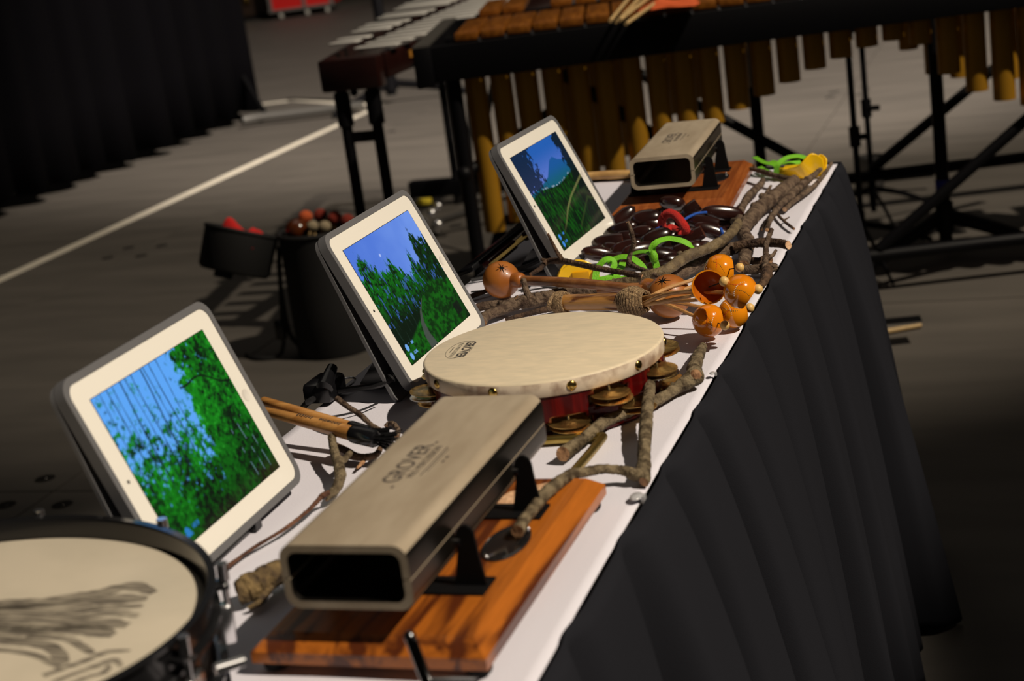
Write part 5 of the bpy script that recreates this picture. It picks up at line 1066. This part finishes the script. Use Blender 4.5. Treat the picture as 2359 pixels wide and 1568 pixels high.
whistle('yellow plastic whistle on a green ribbon beside the farthest tablet', M1,
        [[(-0.2394, 0.9462, 0.7440), (-0.2378, 0.9554, 0.7560), (-0.2284, 0.9614, 0.7660), (-0.2200, 0.9665, 0.7660), (-0.2166, 0.9661, 0.7580), (-0.2180, 0.9510, 0.7500)], [(-0.2277, 0.9748, 0.7600), (-0.2076, 0.9754, 0.7660), (-0.1907, 0.9699, 0.7640), (-0.1774, 0.9607, 0.7560), (-0.1718, 0.9534, 0.7480)],
         [(-0.1498, 0.9221, 0.7800), (-0.1493, 0.9196, 0.7900), (-0.1427, 0.9244, 0.7960), (-0.1311, 0.9380, 0.7960), (-0.1140, 0.9380, 0.7920), (-0.1028, 0.9414, 0.7840), (-0.1008, 0.9561, 0.7760)], [(-0.1487, 0.9173, 0.7800), (-0.1624, 0.9388, 0.7800), (-0.1794, 0.9536, 0.7760), (-0.1940, 0.9616, 0.7700)],
         [(-0.1480, 0.9158, 0.7780), (-0.1463, 0.9146, 0.7700), (-0.1443, 0.9150, 0.7580)], [(-0.2418, 0.9459, 0.7430), (-0.2227, 0.9481, 0.7450), (-0.2104, 0.9605, 0.7470), (-0.2112, 0.9916, 0.7540)], [(-0.2052, 0.9639, 0.7470), (-0.1807, 0.9492, 0.7460), (-0.1609, 0.9540, 0.7460), (-0.1464, 0.9570, 0.7480)], [(-0.2246, 0.9425, 0.7430), (-0.2036, 0.9435, 0.7440), (-0.1857, 0.9443, 0.7440)]], (-0.1460, 0.9077, 0.7800))
wt_ = thing('whistle', 'yellow plastic whistle on a green ribbon at the far end of the table', 'whistle', (-0.0438, 1.5328, 0.7420), group='yellow whistles on green ribbons')
lo_ = [Vector((-0.0899, 1.5717, 0.7460)), Vector((-0.0776, 1.5558, 0.7440)), Vector((-0.0460, 1.5234, 0.7420)), Vector((-0.0227, 1.5289, 0.7420)), Vector((-0.0068, 1.5378, 0.7440))]
hi_ = [Vector((-0.0894, 1.5705, 0.7580)), Vector((-0.0722, 1.5570, 0.7580)), Vector((-0.0462, 1.5296, 0.7660)), Vector((-0.0208, 1.5088, 0.7840)), Vector((-0.0095, 1.5116, 0.7740))]
wd_ = [0.004, 0.012, 0.018, 0.019, 0.010]; v = []; f = []
Lo, W_ = smooth_path(lo_, wd_, 6); Hi, _ = smooth_path(hi_, wd_, 6); dy_ = Vector((0.25, 0.95, 0.0)); NC = 14
for a, b, w in zip(Lo, Hi, W_):
    b = Vector((a.x, a.y, b.z))
    for q in range(NC+1):                               # U-shaped trough section, open at the top
        e = math.pi*q/NC; h = (b.z-a.z); v.append(a + dy_*(w*(1-math.cos(e))) + Vector((0, 0, h*(abs(math.cos(e))**1.5)*(0.8 if math.cos(e) < 0 else 1.0))))
f = [(i*(NC+1)+q, i*(NC+1)+q+1, (i+1)*(NC+1)+q+1, (i+1)*(NC+1)+q) for i in range(len(Lo)-1) for q in range(NC)]
o = obj('shell', G().add(v, f), YEL, wt_, True, angle=60); o.modifiers.new('thickness', 'SOLIDIFY').thickness = 0.003
mp_ = (Lo[6]+Lo[14])/2; obj('mouth_plate', G().box(mp_+dy_*0.016+Vector((0, 0, 0.017)), (0.040, 0.026, 0.003), bev=0.001), YEL, wt_, True)
for r_ in [[(-0.1392, 1.6585, 0.7620), (-0.1139, 1.6037, 0.7620), (-0.0927, 1.5836, 0.7600), (-0.0795, 1.5639, 0.7520)], [(-0.0865, 1.5514, 0.7500), (-0.0820, 1.5502, 0.7660), (-0.0689, 1.5633, 0.7740), (-0.0498, 1.5705, 0.7740), (-0.0316, 1.5642, 0.7680)], [(-0.1280, 1.6372, 0.7480), (-0.1005, 1.5801, 0.7480), (-0.0774, 1.5472, 0.7480)], [(-0.1052, 1.6177, 0.7600), (-0.0740, 1.5812, 0.7620), (-0.0499, 1.5892, 0.7600)]]: ribbon(r_, 0.0090, wt_)

# ------------------------------------------------------------------ bamboo stick at the far table end, lacquered rod chime between the tablets
tag(rebase(obj('bamboo_stick', G().tube([(-0.4528, 1.6633, 0.7500), (-0.4353, 1.6647, 0.7500), (-0.4082, 1.6625, 0.7500), (-0.4020, 1.6603, 0.7500), (-0.3707, 1.6567, 0.7500), (-0.3218, 1.6503, 0.7500)], [0.0072, 0.0075, 0.0078, 0.0082, 0.0076, 0.0076], 16), mat('pale_bamboo', (0.62, 0.38, 0.14), 0.45, col2=(0.45, 0.25, 0.09), scale=40))), 'pale bamboo stick lying across the far end of the table behind the block', 'stick')
LAC = mat('dark_red_lacquer', (0.06, 0.008, 0.006), 0.2, coat=0.5)
ch = thing('rod_chime', 'dark red lacquered instrument with brass rods between the middle and farthest tablets', 'chime', (-0.4180, 1.0290, 0.7400))
a, b = Vector((-0.4336, 0.9926, 0.7520)), Vector((-0.3909, 1.1696, 0.7800)); d = (b-a).normalized(); s = Vector((0.8, -0.55, 0.25)); s = (s-d*s.dot(d)).normalized(); n_ = d.cross(s)
CM = frame_mat((a+b)/2, d, s, n_); LL = (b-a).length
obj('back_board', G().box((0, -0.008, -0.004), (LL, 0.030, 0.008), bev=0.002, M=CM), BLACKG, ch, True)
obj('lacquer_block', G().box((-0.030, 0.012, 0.004), (LL*0.42, 0.016, 0.014), bev=0.003, M=CM), LAC, ch, True)
obj('lacquer_block', G().box((0.055, 0.030, 0.003), (LL*0.34, 0.018, 0.014), bev=0.003, M=CM), LAC, ch, True)
for k in range(4): obj('rod', G().tube([CM @ Vector((LL*0.10, 0.005+0.0042*k, 0.004)), CM @ Vector((LL*0.47, 0.005+0.0042*k, 0.004))], 0.0014, 8), BRASS, ch, True)
for k in range(4): obj('rod', G().tube([CM @ Vector((-LL*0.42, 0.024+0.0045*k, 0.002)), CM @ Vector((LL*0.12, 0.024+0.0045*k, 0.002))], 0.0014, 8), BRASS, ch, True)
obj('end_board', G().box((LL*0.46, 0.014, 0.006), (0.004, 0.028, 0.016), M=CM), mat('pale_end', (0.6, 0.3, 0.12), 0.5), ch, True, smooth=False)
obj('clip', G().tube([CM @ Vector((-LL*0.34, 0.006, 0.012)), CM @ Vector((-LL*0.40, 0.010, 0.012))], 0.0035, 10), CHROME, ch, True)
